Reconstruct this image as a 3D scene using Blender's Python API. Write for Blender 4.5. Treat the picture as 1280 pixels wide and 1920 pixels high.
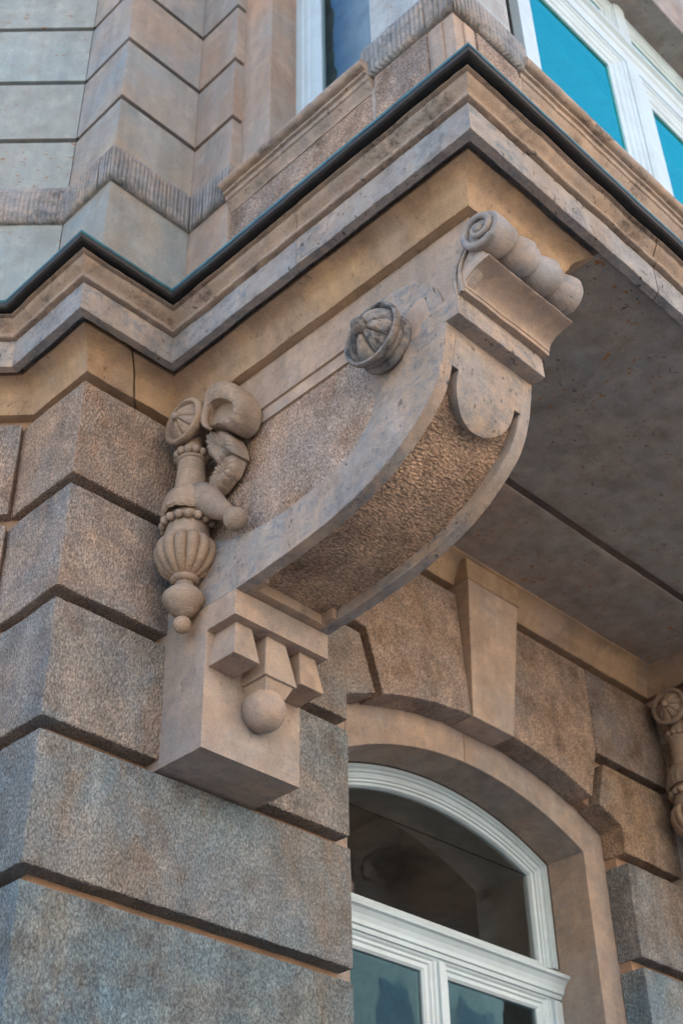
import bpy, bmesh, math, random
import numpy as np
from mathutils import Matrix, Vector

for o in list(bpy.data.objects):
    bpy.data.objects.remove(o)
S = bpy.context.scene
C = S.collection
rad = math.radians

# ------------------------------------------------------------------ camera
# world: X along the main facade, Y into the building, Z up, eye at the origin
# (the pavement lies 1.6 m below the eye)
R = np.array([[0.70881227, -0.70516475, -0.0181066],
              [0.41782723, 0.44039289, -0.7946537],
              [0.5683358, 0.55569486, 0.60679291]])
cam = bpy.data.cameras.new('camera')
cam.sensor_fit = 'VERTICAL'
cam.sensor_height = 36.0
cam.lens = 36.0 * 2564.67 / 1920.0
cam.clip_start = 0.05
cam.clip_end = 2000
cam.dof.use_dof = True
cam.dof.focus_distance = 4.75
cam.dof.aperture_fstop = 2.8
camo = bpy.data.objects.new('camera', cam)
C.objects.link(camo)
camo.matrix_world = Matrix(((R[0][0], -R[1][0], -R[2][0], 0),
                            (R[0][1], -R[1][1], -R[2][1], 0),
                            (R[0][2], -R[1][2], -R[2][2], 0),
                            (0, 0, 0, 1)))
S.camera = camo

# ------------------------------------------------------------------ light
SUN_DIR = Vector((0.30, 0.75, 0.68)).normalized()     # towards the sun: it stands behind the building, the street front is in shade
world = bpy.data.worlds.new('World')
S.world = world
world.use_nodes = True
wn = world.node_tree
bg = wn.nodes['Background']
sky = wn.nodes.new('ShaderNodeTexSky')
sky.sky_type = 'NISHITA'
sky.sun_disc = False
sky.sun_elevation = math.asin(SUN_DIR.z)
sky.sun_rotation = math.atan2(SUN_DIR.x, SUN_DIR.y)
sky.air_density = 1.0
sky.dust_density = 1.0
sky.ozone_density = 1.0
wn.links.new(sky.outputs[0], bg.inputs[0])
bg.inputs[1].default_value = 0.15
sl = bpy.data.lights.new('sun', 'SUN')
sl.energy = 5.0
sl.angle = rad(0.6)
sl.color = (1.0, 0.91, 0.80)
so = bpy.data.objects.new('sun', sl)
C.objects.link(so)
so.rotation_euler = SUN_DIR.to_track_quat('Z', 'Y').to_euler()

S.view_settings.view_transform = 'Standard'
S.view_settings.look = 'None'
S.view_settings.exposure = 2.1
S.view_settings.gamma = 1.0
S.render.engine = 'CYCLES'
S.cycles.max_bounces = 8
S.cycles.diffuse_bounces = 5

# ------------------------------------------------------------------ noise
def _hash(ix, iy, iz, seed):
    with np.errstate(over='ignore'):
        h = (ix.astype(np.int64) * 374761393 + iy.astype(np.int64) * 668265263
             + iz.astype(np.int64) * 1274126177 + seed * 974634777)
        h = (h ^ (h >> 13)) * 1274126177
        h = (h ^ (h >> 16)) & 0xFFFFFF
    return h.astype(float) / 0xFFFFFF

def vnoise(P, scale, seed=0):
    Q = np.asarray(P, float) * scale
    I = np.floor(Q).astype(np.int64)
    f = Q - I
    f = f * f * (3 - 2 * f)
    r = 0
    for a in (0, 1):
        for b in (0, 1):
            for c in (0, 1):
                w = (f[:, 0] if a else 1 - f[:, 0]) * (f[:, 1] if b else 1 - f[:, 1]) * (f[:, 2] if c else 1 - f[:, 2])
                r = r + w * _hash(I[:, 0] + a, I[:, 1] + b, I[:, 2] + c, seed)
    return r * 2 - 1

def vdisp(P, amp, scale, seed=0):
    P = np.asarray(P, float)
    return P + amp * np.stack([vnoise(P, scale, seed + k) for k in (11, 23, 37)], 1)

def wear(P, a=0.0012, s=45, b=0.002, t=9, seed=0):
    """worn stone: a fine and a broad wander of the surface"""
    return vdisp(vdisp(P, a, s, seed), b, t, seed + 5)

# ------------------------------------------------------------------ materials
MATS = {}
def NN(nt, kind, **kw):
    n = nt.nodes.new(kind)
    for k, v in kw.items():
        setattr(n, k, v)
    return n

def new_mat(name):
    m = bpy.data.materials.new(name)
    m.use_nodes = True
    nt = m.node_tree
    b = nt.nodes['Principled BSDF']
    MATS[name] = m
    return m, nt, b

def noise(nt, vec, scale, detail=4, rough=0.55, stretch=None, dist=0.0, off=None):
    L = nt.links
    if stretch or off:
        mp = NN(nt, 'ShaderNodeMapping')
        if stretch: mp.inputs['Scale'].default_value = stretch
        if off: mp.inputs['Location'].default_value = off
        L.new(vec, mp.inputs['Vector']); vec = mp.outputs[0]
    n = NN(nt, 'ShaderNodeTexNoise')
    n.inputs['Scale'].default_value = scale
    n.inputs['Detail'].default_value = detail
    n.inputs['Roughness'].default_value = rough
    n.inputs['Distortion'].default_value = dist
    L.new(vec, n.inputs['Vector'])
    return n.outputs['Fac']

def ramp(nt, fac, a, b, c0=(0, 0, 0, 1), c1=(1, 1, 1, 1)):
    r = NN(nt, 'ShaderNodeValToRGB')
    r.color_ramp.elements[0].position = a
    r.color_ramp.elements[1].position = b
    r.color_ramp.elements[0].color = c0
    r.color_ramp.elements[1].color = c1
    nt.links.new(fac, r.inputs[0])
    return r.outputs[0]

def mix(nt, fac, a, b, mode='MIX'):
    m = NN(nt, 'ShaderNodeMix', data_type='RGBA', blend_type=mode)
    m.clamp_factor = True
    for sock, v in ((m.inputs[0], fac), (m.inputs[6], a), (m.inputs[7], b)):
        if hasattr(v, 'node'):
            nt.links.new(v, sock)
        elif isinstance(v, (int, float)):
            sock.default_value = v
        else:
            sock.default_value = (*v, 1) if len(v) == 3 else v
    return m.outputs[2]

def math_(nt, op, a, b=0.0):
    m = NN(nt, 'ShaderNodeMath', operation=op)
    for i, v in ((0, a), (1, b)):
        if hasattr(v, 'node'):
            nt.links.new(v, m.inputs[i])
        else:
            m.inputs[i].default_value = v
    return m.outputs[0]

def stone(name, warm, cool, dark, tool=0.0, tool_scale=80, pits=0.3, speck=0.25, patch=1.3,
          smooth_bump=0.35, crust=0.0, crust_lo=0.53, balance=0.5, tool_dir=(1, 1, 0.6), seed=0.0, blue=0.0, stain=0.0, lines=0.0):
    """weathered sandstone; tool > 0 adds the pecked, bush-hammered relief"""
    m, nt, b = new_mat(name)
    L = nt.links
    geo = NN(nt, 'ShaderNodeNewGeometry')
    oi = NN(nt, 'ShaderNodeObjectInfo')
    vm = NN(nt, 'ShaderNodeVectorMath', operation='MULTIPLY_ADD')
    L.new(geo.outputs['Position'], vm.inputs[0])
    vm.inputs[1].default_value = (1, 1, 1)
    cmb = NN(nt, 'ShaderNodeCombineXYZ')
    rr = math_(nt, 'MULTIPLY', oi.outputs['Random'], 13.0)
    L.new(rr, cmb.inputs[0]); L.new(rr, cmb.inputs[1])
    cmb.inputs[2].default_value = seed
    L.new(cmb.outputs[0], vm.inputs[2])
    P = vm.outputs[0]
    nl = noise(nt, P, patch, 5, 0.62, dist=0.4)
    col = mix(nt, ramp(nt, nl, balance - 0.13, balance + 0.13), cool, warm)
    nm = noise(nt, P, 6.5, 6, 0.68, off=(3, 1, 7))
    col = mix(nt, math_(nt, 'MULTIPLY', ramp(nt, nm, 0.48, 0.68), 0.85 if tool else 0.55), col, dark)
    nm2 = noise(nt, P, 11.0, 4, 0.62, off=(8, 2, 1))
    lighter = mix(nt, 1.0, col, (1.32, 1.27, 1.22), 'MULTIPLY')
    col = mix(nt, math_(nt, 'MULTIPLY', ramp(nt, nm2, 0.50, 0.64), 0.9 if tool else 0.5), col, lighter)
    if blue:
        nb = noise(nt, P, 17, 6, 0.78, off=(5, 5, 5), dist=0.6, stretch=(1, 1, 1.5))
        nbm = noise(nt, P, 2.6, 4, 0.6, off=(9, 5, 2))
        fb = math_(nt, 'MULTIPLY', ramp(nt, nb, 0.46, 0.62), ramp(nt, nbm, 0.34, 0.54))
        col = mix(nt, math_(nt, 'MULTIPLY', fb, blue), col, (0.16, 0.185, 0.205))
    st = noise(nt, P, 9.0, 5, 0.6, stretch=(1, 1, 0.12))
    col = mix(nt, 0.8, col, ramp(nt, st, 0.3, 0.7, (0.76, 0.76, 0.77, 1), (1.10, 1.09, 1.08, 1)), 'MULTIPLY')
    if stain:
        sn = noise(nt, P, 3.2, 5, 0.65, stretch=(1, 1, 0.38), off=(7, 3, 9), dist=0.7)
        col = mix(nt, math_(nt, 'MULTIPLY', ramp(nt, sn, 0.53, 0.66), stain), col, (0.33, 0.215, 0.14))
        sn2 = noise(nt, P, 4.0, 5, 0.7, stretch=(1, 1, 0.30), off=(1, 6, 2), dist=0.5)
        col = mix(nt, math_(nt, 'MULTIPLY', ramp(nt, sn2, 0.54, 0.68), stain * 0.8), col, (0.11, 0.115, 0.12))
    if speck:
        sp = noise(nt, P, 30, 4, 0.6, off=(1, 9, 4), stretch=(1, 1, 1.7))
        spm = noise(nt, P, 2.2, 3, 0.5, off=(4, 4, 0))
        f = math_(nt, 'MULTIPLY', ramp(nt, sp, 0.62, 0.70), ramp(nt, spm, 0.46, 0.60))
        col = mix(nt, math_(nt, 'MULTIPLY', f, speck * 2), col, (0.30, 0.13, 0.05))
    if crust:
        cr = noise(nt, P, 3.4, 9, 0.75, off=(2, 7, 3), dist=0.5)
        cr2 = noise(nt, P, 30, 6, 0.7)
        f = math_(nt, 'MULTIPLY', ramp(nt, cr, crust_lo, crust_lo + 0.11), ramp(nt, cr2, 0.38, 0.60))
        col = mix(nt, math_(nt, 'MULTIPLY', f, crust), col, (0.035, 0.035, 0.037))
    pit = noise(nt, P, 46, 4, 0.65, stretch=(1, 1, 0.6), off=(6, 2, 8))
    pitm = noise(nt, P, 5.0, 4, 0.6, off=(2, 8, 5))
    pf = math_(nt, 'MULTIPLY', ramp(nt, pit, 0.615, 0.67), ramp(nt, pitm, 0.42, 0.60))
    col = mix(nt, math_(nt, 'MULTIPLY', pf, pits * 2), col, (0.045, 0.043, 0.043))
    gr = noise(nt, P, 260, 2, 0.7)
    col = mix(nt, 0.8, col, ramp(nt, gr, 0.3, 0.7, (0.72, 0.72, 0.72, 1), (1.20, 1.20, 1.20, 1)), 'MULTIPLY')
    # relief
    h = math_(nt, 'MULTIPLY', gr, 0.10 * smooth_bump)
    mid = noise(nt, P, 34, 4, 0.6)
    h = math_(nt, 'ADD', h, math_(nt, 'MULTIPLY', mid, 0.55 * smooth_bump))
    h = math_(nt, 'SUBTRACT', h, math_(nt, 'MULTIPLY', pf, 0.30 * min(1, pits * 2)))
    if lines:
        ln = noise(nt, P, 22, 3, 0.6, stretch=(1, 1, 11))
        h = math_(nt, 'ADD', h, math_(nt, 'MULTIPLY', ln, 0.8 * lines))
        col = mix(nt, 0.8 * lines, col, ramp(nt, ln, 0.36, 0.60, (0.60, 0.58, 0.57, 1), (1.10, 1.09, 1.08, 1)), 'MULTIPLY')
    if tool:
        mp = NN(nt, 'ShaderNodeMapping')
        mp.inputs['Scale'].default_value = tool_dir
        L.new(P, mp.inputs[0])
        wob = noise(nt, P, 20, 3, 0.6)
        vo = NN(nt, 'ShaderNodeTexVoronoi', feature='F1')
        vo.inputs['Scale'].default_value = tool_scale
        add = NN(nt, 'ShaderNodeVectorMath', operation='ADD')
        L.new(mp.outputs[0], add.inputs[0])
        cw = NN(nt, 'ShaderNodeCombineXYZ')
        ww = math_(nt, 'MULTIPLY', wob, 0.03)
        L.new(ww, cw.inputs[0]); L.new(ww, cw.inputs[2])
        L.new(cw.outputs[0], add.inputs[1])
        L.new(add.outputs[0], vo.inputs['Vector'])
        tn = noise(nt, P, tool_scale * 0.75, 4, 0.7, stretch=tool_dir)
        th = math_(nt, 'ADD', math_(nt, 'MULTIPLY', math_(nt, 'SUBTRACT', 1.0, vo.outputs['Distance']), 0.95), math_(nt, 'MULTIPLY', tn, 0.40))
        h = math_(nt, 'ADD', h, math_(nt, 'MULTIPLY', math_(nt, 'MULTIPLY', th, tool), math_(nt, 'ADD', math_(nt, 'MULTIPLY', oi.outputs['Random'], 0.8), 0.6)))
        # relief shading of the pecked hollows put into the colour, with some dirt
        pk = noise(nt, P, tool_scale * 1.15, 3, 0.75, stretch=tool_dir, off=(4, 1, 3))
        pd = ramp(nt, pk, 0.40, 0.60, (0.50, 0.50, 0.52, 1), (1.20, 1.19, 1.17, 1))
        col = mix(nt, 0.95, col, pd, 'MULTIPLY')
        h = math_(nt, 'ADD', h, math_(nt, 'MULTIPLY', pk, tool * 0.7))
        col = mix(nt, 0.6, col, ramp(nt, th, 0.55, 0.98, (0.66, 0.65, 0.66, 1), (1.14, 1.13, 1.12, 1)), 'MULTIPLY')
    col = mix(nt, 1.0, col, oi.outputs['Color'], 'MULTIPLY')
    L.new(col, b.inputs['Base Color'])
    rg = ramp(nt, nm, 0.3, 0.7, (0.72, 0.72, 0.72, 1), (0.92, 0.92, 0.92, 1))
    L.new(rg, b.inputs['Roughness'])
    b.inputs['Specular IOR Level'].default_value = 0.28
    bp = NN(nt, 'ShaderNodeBump')
    bp.inputs['Strength'].default_value = 1.0
    bp.inputs['Distance'].default_value = 0.014
    L.new(h, bp.inputs['Height'])
    L.new(bp.outputs[0], b.inputs['Normal'])
    return m

WARM = (0.41, 0.30, 0.222)
TAN = (0.40, 0.305, 0.235)
GREY = (0.30, 0.28, 0.27)
COOL = (0.245, 0.285, 0.305)
BROWN = (0.20, 0.135, 0.095)
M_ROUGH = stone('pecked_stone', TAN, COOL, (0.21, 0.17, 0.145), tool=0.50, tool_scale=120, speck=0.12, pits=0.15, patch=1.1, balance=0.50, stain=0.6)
M_ROUGHW = stone('pecked_warm_stone', WARM, GREY, BROWN, tool=0.40, tool_scale=130, speck=0.12, pits=0.12, patch=1.4, balance=0.47, stain=0.35)
M_SCROLL = stone('pecked_scroll_stone', WARM, (0.27, 0.215, 0.17), BROWN, tool=0.55, tool_scale=105, speck=0.10, pits=0.1, patch=2.2, tool_dir=(0.55, 1, 1), balance=0.46)
M_SMOOTH = stone('dressed_stone', WARM, (0.31, 0.27, 0.24), (0.24, 0.18, 0.14), pits=0.15, speck=0.12, patch=1.8, blue=0.35, balance=0.48, stain=0.22)
M_BAND = stone('weathered_band_stone', (0.38, 0.29, 0.22), (0.30, 0.28, 0.265), (0.25, 0.20, 0.17), pits=0.42, speck=0.12, patch=3.0, blue=0.75, crust=0.3, crust_lo=0.50, balance=0.5, stain=0.35)
M_CORN = stone('cornice_stone', (0.39, 0.285, 0.205), (0.32, 0.27, 0.23), (0.22, 0.16, 0.12), pits=0.35, speck=0.15, patch=2.0, crust=0.75, crust_lo=0.50, smooth_bump=0.6, blue=0.25, balance=0.5, stain=0.30)
M_BED = stone('bed_mould_stone', (0.43, 0.29, 0.17), (0.33, 0.25, 0.19), (0.20, 0.135, 0.09), pits=0.2, speck=0.45, patch=2.4, crust=0.15, balance=0.46, stain=0.35)
M_FASC = stone('fascia_stone', (0.36, 0.29, 0.235), (0.29, 0.295, 0.30), (0.25, 0.21, 0.185), pits=0.5, speck=0.25, patch=2.2, blue=0.9, crust=0.4, crust_lo=0.50, balance=0.53, stain=0.25)
M_SOFF = stone('soffit_stone', (0.31, 0.255, 0.22), (0.28, 0.265, 0.255), (0.18, 0.135, 0.11), pits=0.40, speck=0.9, patch=1.6, balance=0.5, smooth_bump=0.3, stain=0.3)
M_UP = stone('upper_wall_stone', (0.40, 0.30, 0.23), (0.29, 0.315, 0.33), (0.26, 0.225, 0.20), pits=0.10, speck=0.12, patch=1.1, blue=0.15, balance=0.50, stain=0.30)
M_CHAM = stone('chamfer_wall_stone', (0.36, 0.345, 0.325), (0.32, 0.355, 0.37), (0.27, 0.25, 0.235), pits=0.10, speck=0.75, patch=1.0, balance=0.55, stain=0.15)
M_REED = stone('reeded_stone', (0.35, 0.29, 0.235), (0.25, 0.26, 0.27), (0.14, 0.135, 0.135), pits=0.25, speck=0.2, patch=3.5, crust=0.6, crust_lo=0.46, blue=0.8, balance=0.5)
M_CARVE = stone('carved_stone', (0.37, 0.27, 0.19), (0.29, 0.235, 0.19), (0.19, 0.145, 0.115), pits=0.12, speck=0.08, patch=3.0, balance=0.46, smooth_bump=0.5, lines=0.4)
M_ROSE = stone('sooty_carved_stone', (0.35, 0.27, 0.205), (0.25, 0.24, 0.235), (0.10, 0.085, 0.075), pits=0.3, speck=0.1, patch=5.0, crust=0.95, crust_lo=0.44, blue=0.8, balance=0.5, smooth_bump=0.7)
M_ROLL = stone('scroll_roll_stone', (0.35, 0.275, 0.215), (0.27, 0.275, 0.285), (0.20, 0.165, 0.14), pits=0.2, speck=0.1, patch=4.0, blue=0.6, balance=0.52, stain=0.3)
M_JOINT = stone('joint_mortar', (0.31, 0.20, 0.13), (0.27, 0.19, 0.14), BROWN, pits=0.1, speck=0.2, patch=3.0, balance=0.42)
M_SOOT = stone('stained_mortar', (0.13, 0.095, 0.08), (0.11, 0.085, 0.075), (0.08, 0.06, 0.05), pits=0.1, speck=0.1, patch=3.0)

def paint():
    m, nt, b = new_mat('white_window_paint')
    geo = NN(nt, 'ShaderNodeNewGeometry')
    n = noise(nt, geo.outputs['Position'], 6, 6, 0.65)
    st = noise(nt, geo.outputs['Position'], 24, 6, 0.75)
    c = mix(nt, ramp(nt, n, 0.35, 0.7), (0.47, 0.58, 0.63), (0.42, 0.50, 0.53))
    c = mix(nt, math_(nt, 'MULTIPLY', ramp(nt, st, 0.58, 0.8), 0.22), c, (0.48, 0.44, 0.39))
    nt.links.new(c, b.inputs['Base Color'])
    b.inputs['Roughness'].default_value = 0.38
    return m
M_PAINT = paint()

def sealant():
    m, nt, b = new_mat('dark_sealant')
    b.inputs['Base Color'].default_value = (0.05, 0.045, 0.042, 1)
    b.inputs['Roughness'].default_value = 0.7
    return m
M_SEAL = sealant()

def metal():
    m, nt, b = new_mat('weathered_sheet_metal')
    geo = NN(nt, 'ShaderNodeNewGeometry')
    P = geo.outputs['Position']
    n = noise(nt, P, 7, 8, 0.7)
    n2 = noise(nt, P, 45, 5, 0.7)
    c = mix(nt, ramp(nt, n2, 0.35, 0.7), (0.012, 0.012, 0.013), (0.040, 0.038, 0.037))
    c = mix(nt, math_(nt, 'MULTIPLY', ramp(nt, n, 0.55, 0.75), 0.35), c, (0.03, 0.09, 0.10))
    nt.links.new(c, b.inputs['Base Color'])
    b.inputs['Metallic'].default_value = 0.0
    nt.links.new(ramp(nt, n2, 0.3, 0.7, (0.55, 0.55, 0.55, 1), (0.8, 0.8, 0.8, 1)), b.inputs['Roughness'])
    bp = NN(nt, 'ShaderNodeBump'); bp.inputs['Strength'].default_value = 0.5; bp.inputs['Distance'].default_value = 0.004
    nt.links.new(n2, bp.inputs['Height']); nt.links.new(bp.outputs[0], b.inputs['Normal'])
    return m
M_METAL = metal()

def sky_sheen():
    m, nt, b = new_mat('teal_sky_sheen')
    geo = NN(nt, 'ShaderNodeNewGeometry')
    n = noise(nt, geo.outputs['Position'], 18, 7, 0.7)
    c = mix(nt, ramp(nt, n, 0.35, 0.68), (0.02, 0.15, 0.18), (0.008, 0.05, 0.06))  # teal of the reflected sky painted onto the sheet edge
    nt.links.new(c, b.inputs['Base Color'])
    b.inputs['Roughness'].default_value = 0.5
    return m
M_SKYSHEEN = sky_sheen()

def glass(name, tint, refl, ior, rough=0.0):
    m = bpy.data.materials.new(name)
    m.use_nodes = True
    nt = m.node_tree
    nt.nodes.clear()
    out = NN(nt, 'ShaderNodeOutputMaterial')
    mx = NN(nt, 'ShaderNodeMixShader')
    tr = NN(nt, 'ShaderNodeBsdfTransparent'); tr.inputs[0].default_value = (*tint, 1)
    gl = NN(nt, 'ShaderNodeBsdfGlossy'); gl.inputs[0].default_value = (*refl, 1); gl.inputs[1].default_value = rough
    fr = NN(nt, 'ShaderNodeFresnel'); fr.inputs[0].default_value = ior
    geo = NN(nt, 'ShaderNodeNewGeometry')
    wv = noise(nt, geo.outputs['Position'], 2.2, 2, 0.4)
    bp = NN(nt, 'ShaderNodeBump'); bp.inputs['Strength'].default_value = 0.13; bp.inputs['Distance'].default_value = 0.03
    nt.links.new(wv, bp.inputs['Height'])
    nt.links.new(bp.outputs[0], gl.inputs['Normal'])
    nt.links.new(fr.outputs[0], mx.inputs[0]); nt.links.new(tr.outputs[0], mx.inputs[1])
    nt.links.new(gl.outputs[0], mx.inputs[2]); nt.links.new(mx.outputs[0], out.inputs[0])
    return m
M_GLASS = glass('window_glass', (0.78, 0.85, 0.86), (0.26, 0.58, 0.80), 1.5)
M_FANGLASS = glass('fanlight_glass', (0.80, 0.84, 0.84), (0.85, 0.92, 0.95), 1.9)
M_TEALGLASS = glass('sky_tinted_glass', (0.20, 0.62, 0.64), (0.10, 0.92, 0.86), 5.2)  # teal of the reflected sky put into the reflection tint

def plain(name, col, rough=0.8, var=0.25, scale=6):
    m, nt, b = new_mat(name)
    geo = NN(nt, 'ShaderNodeNewGeometry')
    n = noise(nt, geo.outputs['Position'], scale, 7, 0.65)
    c = mix(nt, ramp(nt, n, 0.3, 0.7), tuple(x * (1 - var) for x in col), tuple(x * (1 + var) for x in col))
    nt.links.new(c, b.inputs['Base Color'])
    b.inputs['Roughness'].default_value = rough
    return m
M_PLASTER = plain('indoor_plaster', (0.80, 0.80, 0.78))
M_ROOM = plain('indoor_dark_wall', (0.50, 0.47, 0.44))
M_PAVE = plain('paving_stone', (0.22, 0.20, 0.18), 0.85, 0.3, 3)
M_ASPH = plain('asphalt', (0.05, 0.05, 0.052), 0.9, 0.25, 8)
M_GRAN = plain('granite_kerb', (0.27, 0.265, 0.26), 0.8, 0.25, 40)

# ------------------------------------------------------------------ builders
def thing(name, label, cat, loc=(0, 0, 0), group=None):
    o = bpy.data.objects.new(name, None)
    o.empty_display_size = 0.1
    C.objects.link(o)
    o.location = loc
    o['label'] = label
    o['category'] = cat
    if group:
        o['group'] = group
    return o

def wloc(o):
    v = Vector((0, 0, 0))
    while o is not None:
        v += o.location
        o = o.parent
    return v

def obj(name, V, F, mat, parent=None, smooth=False, tint=None, recalc=True, angle=None):
    V = np.asarray(V, float)
    if parent is not None:
        V = V - np.array(wloc(parent))
    me = bpy.data.meshes.new(name)
    me.from_pydata([tuple(v) for v in V], [], [list(f) for f in F])
    if recalc:
        bm = bmesh.new(); bm.from_mesh(me)
        bmesh.ops.remove_doubles(bm, verts=bm.verts, dist=1e-6)
        bmesh.ops.recalc_face_normals(bm, faces=bm.faces)
        if angle is not None:
            for e in bm.edges:
                if len(e.link_faces) == 2 and e.calc_face_angle(0) > angle:
                    e.smooth = False
        bm.to_mesh(me); bm.free()
    if smooth:
        me.polygons.foreach_set('use_smooth', [True] * len(me.polygons))
    me.materials.append(mat)
    me.update()
    o = bpy.data.objects.new(name, me)
    C.objects.link(o)
    if parent is not None:
        o.parent = parent
    o.color = (*tint, 1) if tint else (1, 1, 1, 1)
    return o

def grid_faces(nu, nv, off=0, closed_u=False):
    F = []
    for i in range(nu if closed_u else nu - 1):
        for j in range(nv - 1):
            a = off + i * nv + j
            b = off + ((i + 1) % nu) * nv + j
            F.append((a, b, b + 1, a + 1))
    return F

def rough_box(name, lo, hi, mat, parent, res=0.012, r=0.006, amp=0.0007, scale=60, amp2=0.0030, scale2=9, tint=None, seed=0):
    """block of stone with rounded, ragged arrises and an uneven face"""
    lo = np.array(lo, float); hi = np.array(hi, float)
    ax = []
    for k in range(3):
        Lk = hi[k] - lo[k]
        rr = min(r, Lk * 0.3)
        n = max(1, int(round((Lk - 2 * rr) / res)))
        ax.append(np.concatenate([[0, 0.35 * rr], np.linspace(rr, Lk - rr, n + 1), [Lk - 0.35 * rr, Lk]]) + lo[k])
    V = []; F = []
    for k in range(3):
        u, v = [(1, 2), (2, 0), (0, 1)][k]
        for side in (0, 1):
            gu, gv = np.meshgrid(ax[u], ax[v], indexing='ij')
            P = np.zeros((gu.size, 3))
            P[:, u] = gu.ravel(); P[:, v] = gv.ravel(); P[:, k] = hi[k] if side else lo[k]
            off = sum(len(p) for p in V)
            V.append(P)
            nu, nv = len(ax[u]), len(ax[v])
            f = np.arange(nu * nv).reshape(nu, nv) + off
            q = np.stack([f[:-1, :-1], f[1:, :-1], f[1:, 1:], f[:-1, 1:]], -1).reshape(-1, 4)
            F.append(q if side else q[:, ::-1])
    V = np.concatenate(V); F = np.concatenate(F)
    key = np.round(V * 1e5).astype(np.int64)
    _, idx, inv = np.unique(key, axis=0, return_index=True, return_inverse=True)
    V = V[idx]; F = inv.reshape(-1)[F]
    q = np.clip(V, lo + r, hi - r)
    d = V - q
    n = np.linalg.norm(d, axis=1, keepdims=True)
    V = q + d / np.maximum(n, 1e-9) * np.minimum(n, r)
    V = vdisp(V, amp, scale, seed); V = vdisp(V, amp2, scale2, seed + 3)
    return obj(name, V, F, mat, parent, smooth=True, tint=tint, recalc=False)

def resample(poly, step, closed=True):
    out = []
    n = len(poly)
    for i in range(n if closed else n - 1):
        a = np.array(poly[i], float); b = np.array(poly[(i + 1) % n], float)
        k = max(1, int(math.ceil(np.linalg.norm(b - a) / step)))
        for t in range(k):
            out.append(a + (b - a) * t / k)
    if not closed:
        out.append(np.array(poly[-1], float))
    return np.array(out)

def inset_loop(P, d):
    """move a closed 2-D loop inwards by d (mitred)"""
    n = len(P)
    A = 0.5 * np.sum(P[:, 0] * np.roll(P[:, 1], -1) - np.roll(P[:, 0], -1) * P[:, 1])
    s = 1.0 if A > 0 else -1.0
    e = np.roll(P, -1, 0) - P
    e /= np.maximum(np.linalg.norm(e, axis=1, keepdims=True), 1e-9)
    nrm = s * np.stack([-e[:, 1], e[:, 0]], 1)
    m = nrm + np.roll(nrm, 1, 0)
    L = np.sum(m * nrm, axis=1, keepdims=True)
    return P + d * m / np.maximum(L, 0.35)

AXM = {'y': lambda u, v, w: np.stack([u, w, v], 1),
       'x': lambda u, v, w: np.stack([w, u, v], 1),
       'z': lambda u, v, w: np.stack([u, v, w], 1)}

def prism(name, poly, ax, w0, w1, mat, parent, r=0.004, step=0.014, rag=0.0015, ragscale=60, tint=None, seed=0, lean=None, back=True):
    """extruded outline with bevelled, slightly ragged arrises; ax is the extrusion axis"""
    P = resample(poly, step)
    sg = 1 if w1 > w0 else -1
    Q3 = np.concatenate([P, np.full((len(P), 1), 0.37 * seed)], 1)
    P = P + rag * np.stack([vnoise(Q3, ragscale, seed + 1), vnoise(Q3, ragscale, seed + 2)], 1)
    n = len(P)
    Pi = inset_loop(P, r); Pm = inset_loop(P, r * 0.3)
    loops = [(Pi, w0), (Pm, w0 + sg * 0.3 * r), (P, w0 + sg * r)]
    if back:
        loops += [(P, w1 - sg * r), (Pm, w1 - sg * 0.3 * r), (Pi, w1)]
    else:
        loops += [(P, w1)]
    V = []
    for k, (L, w) in enumerate(loops):
        ww = np.full(n, float(w))
        if lean is not None and k < 3:
            ww = ww + np.array([lean(u, v) for u, v in L])
        V.append(AXM[ax](L[:, 0], L[:, 1], ww))
    F = []
    for k in range(len(loops) - 1):
        for i in range(n):
            j = (i + 1) % n
            F.append((k * n + i, k * n + j, (k + 1) * n + j, (k + 1) * n + i))
    F.append(tuple(range(n)))
    F.append(tuple(range((len(loops) - 1) * n, len(loops) * n))[::-1])
    return obj(name, np.concatenate(V), F, mat, parent, tint=tint)

def box(name, lo, hi, mat, parent, r=0.003, tint=None, rag=0.0, step=0.05, seed=0):
    return prism(name, [(lo[0], lo[2]), (hi[0], lo[2]), (hi[0], hi[2]), (lo[0], hi[2])], 'y', lo[1], hi[1], mat, parent,
                 r=r, rag=rag, step=step, tint=tint, seed=seed)

def offset_path(path, d):
    """offset an open plan polyline to its left by d (mitred)"""
    P = np.array(path, float)
    out = []
    e = P[1:] - P[:-1]
    e /= np.linalg.norm(e, axis=1, keepdims=True)
    nr = np.stack([-e[:, 1], e[:, 0]], 1)
    for i in range(len(P)):
        if i == 0: out.append(P[0] + d * nr[0])
        elif i == len(P) - 1: out.append(P[-1] + d * nr[-1])
        else:
            m = nr[i - 1] + nr[i]
            out.append(P[i] + d * m / max(np.dot(m, nr[i]), 0.2))
    return np.array(out)

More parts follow.
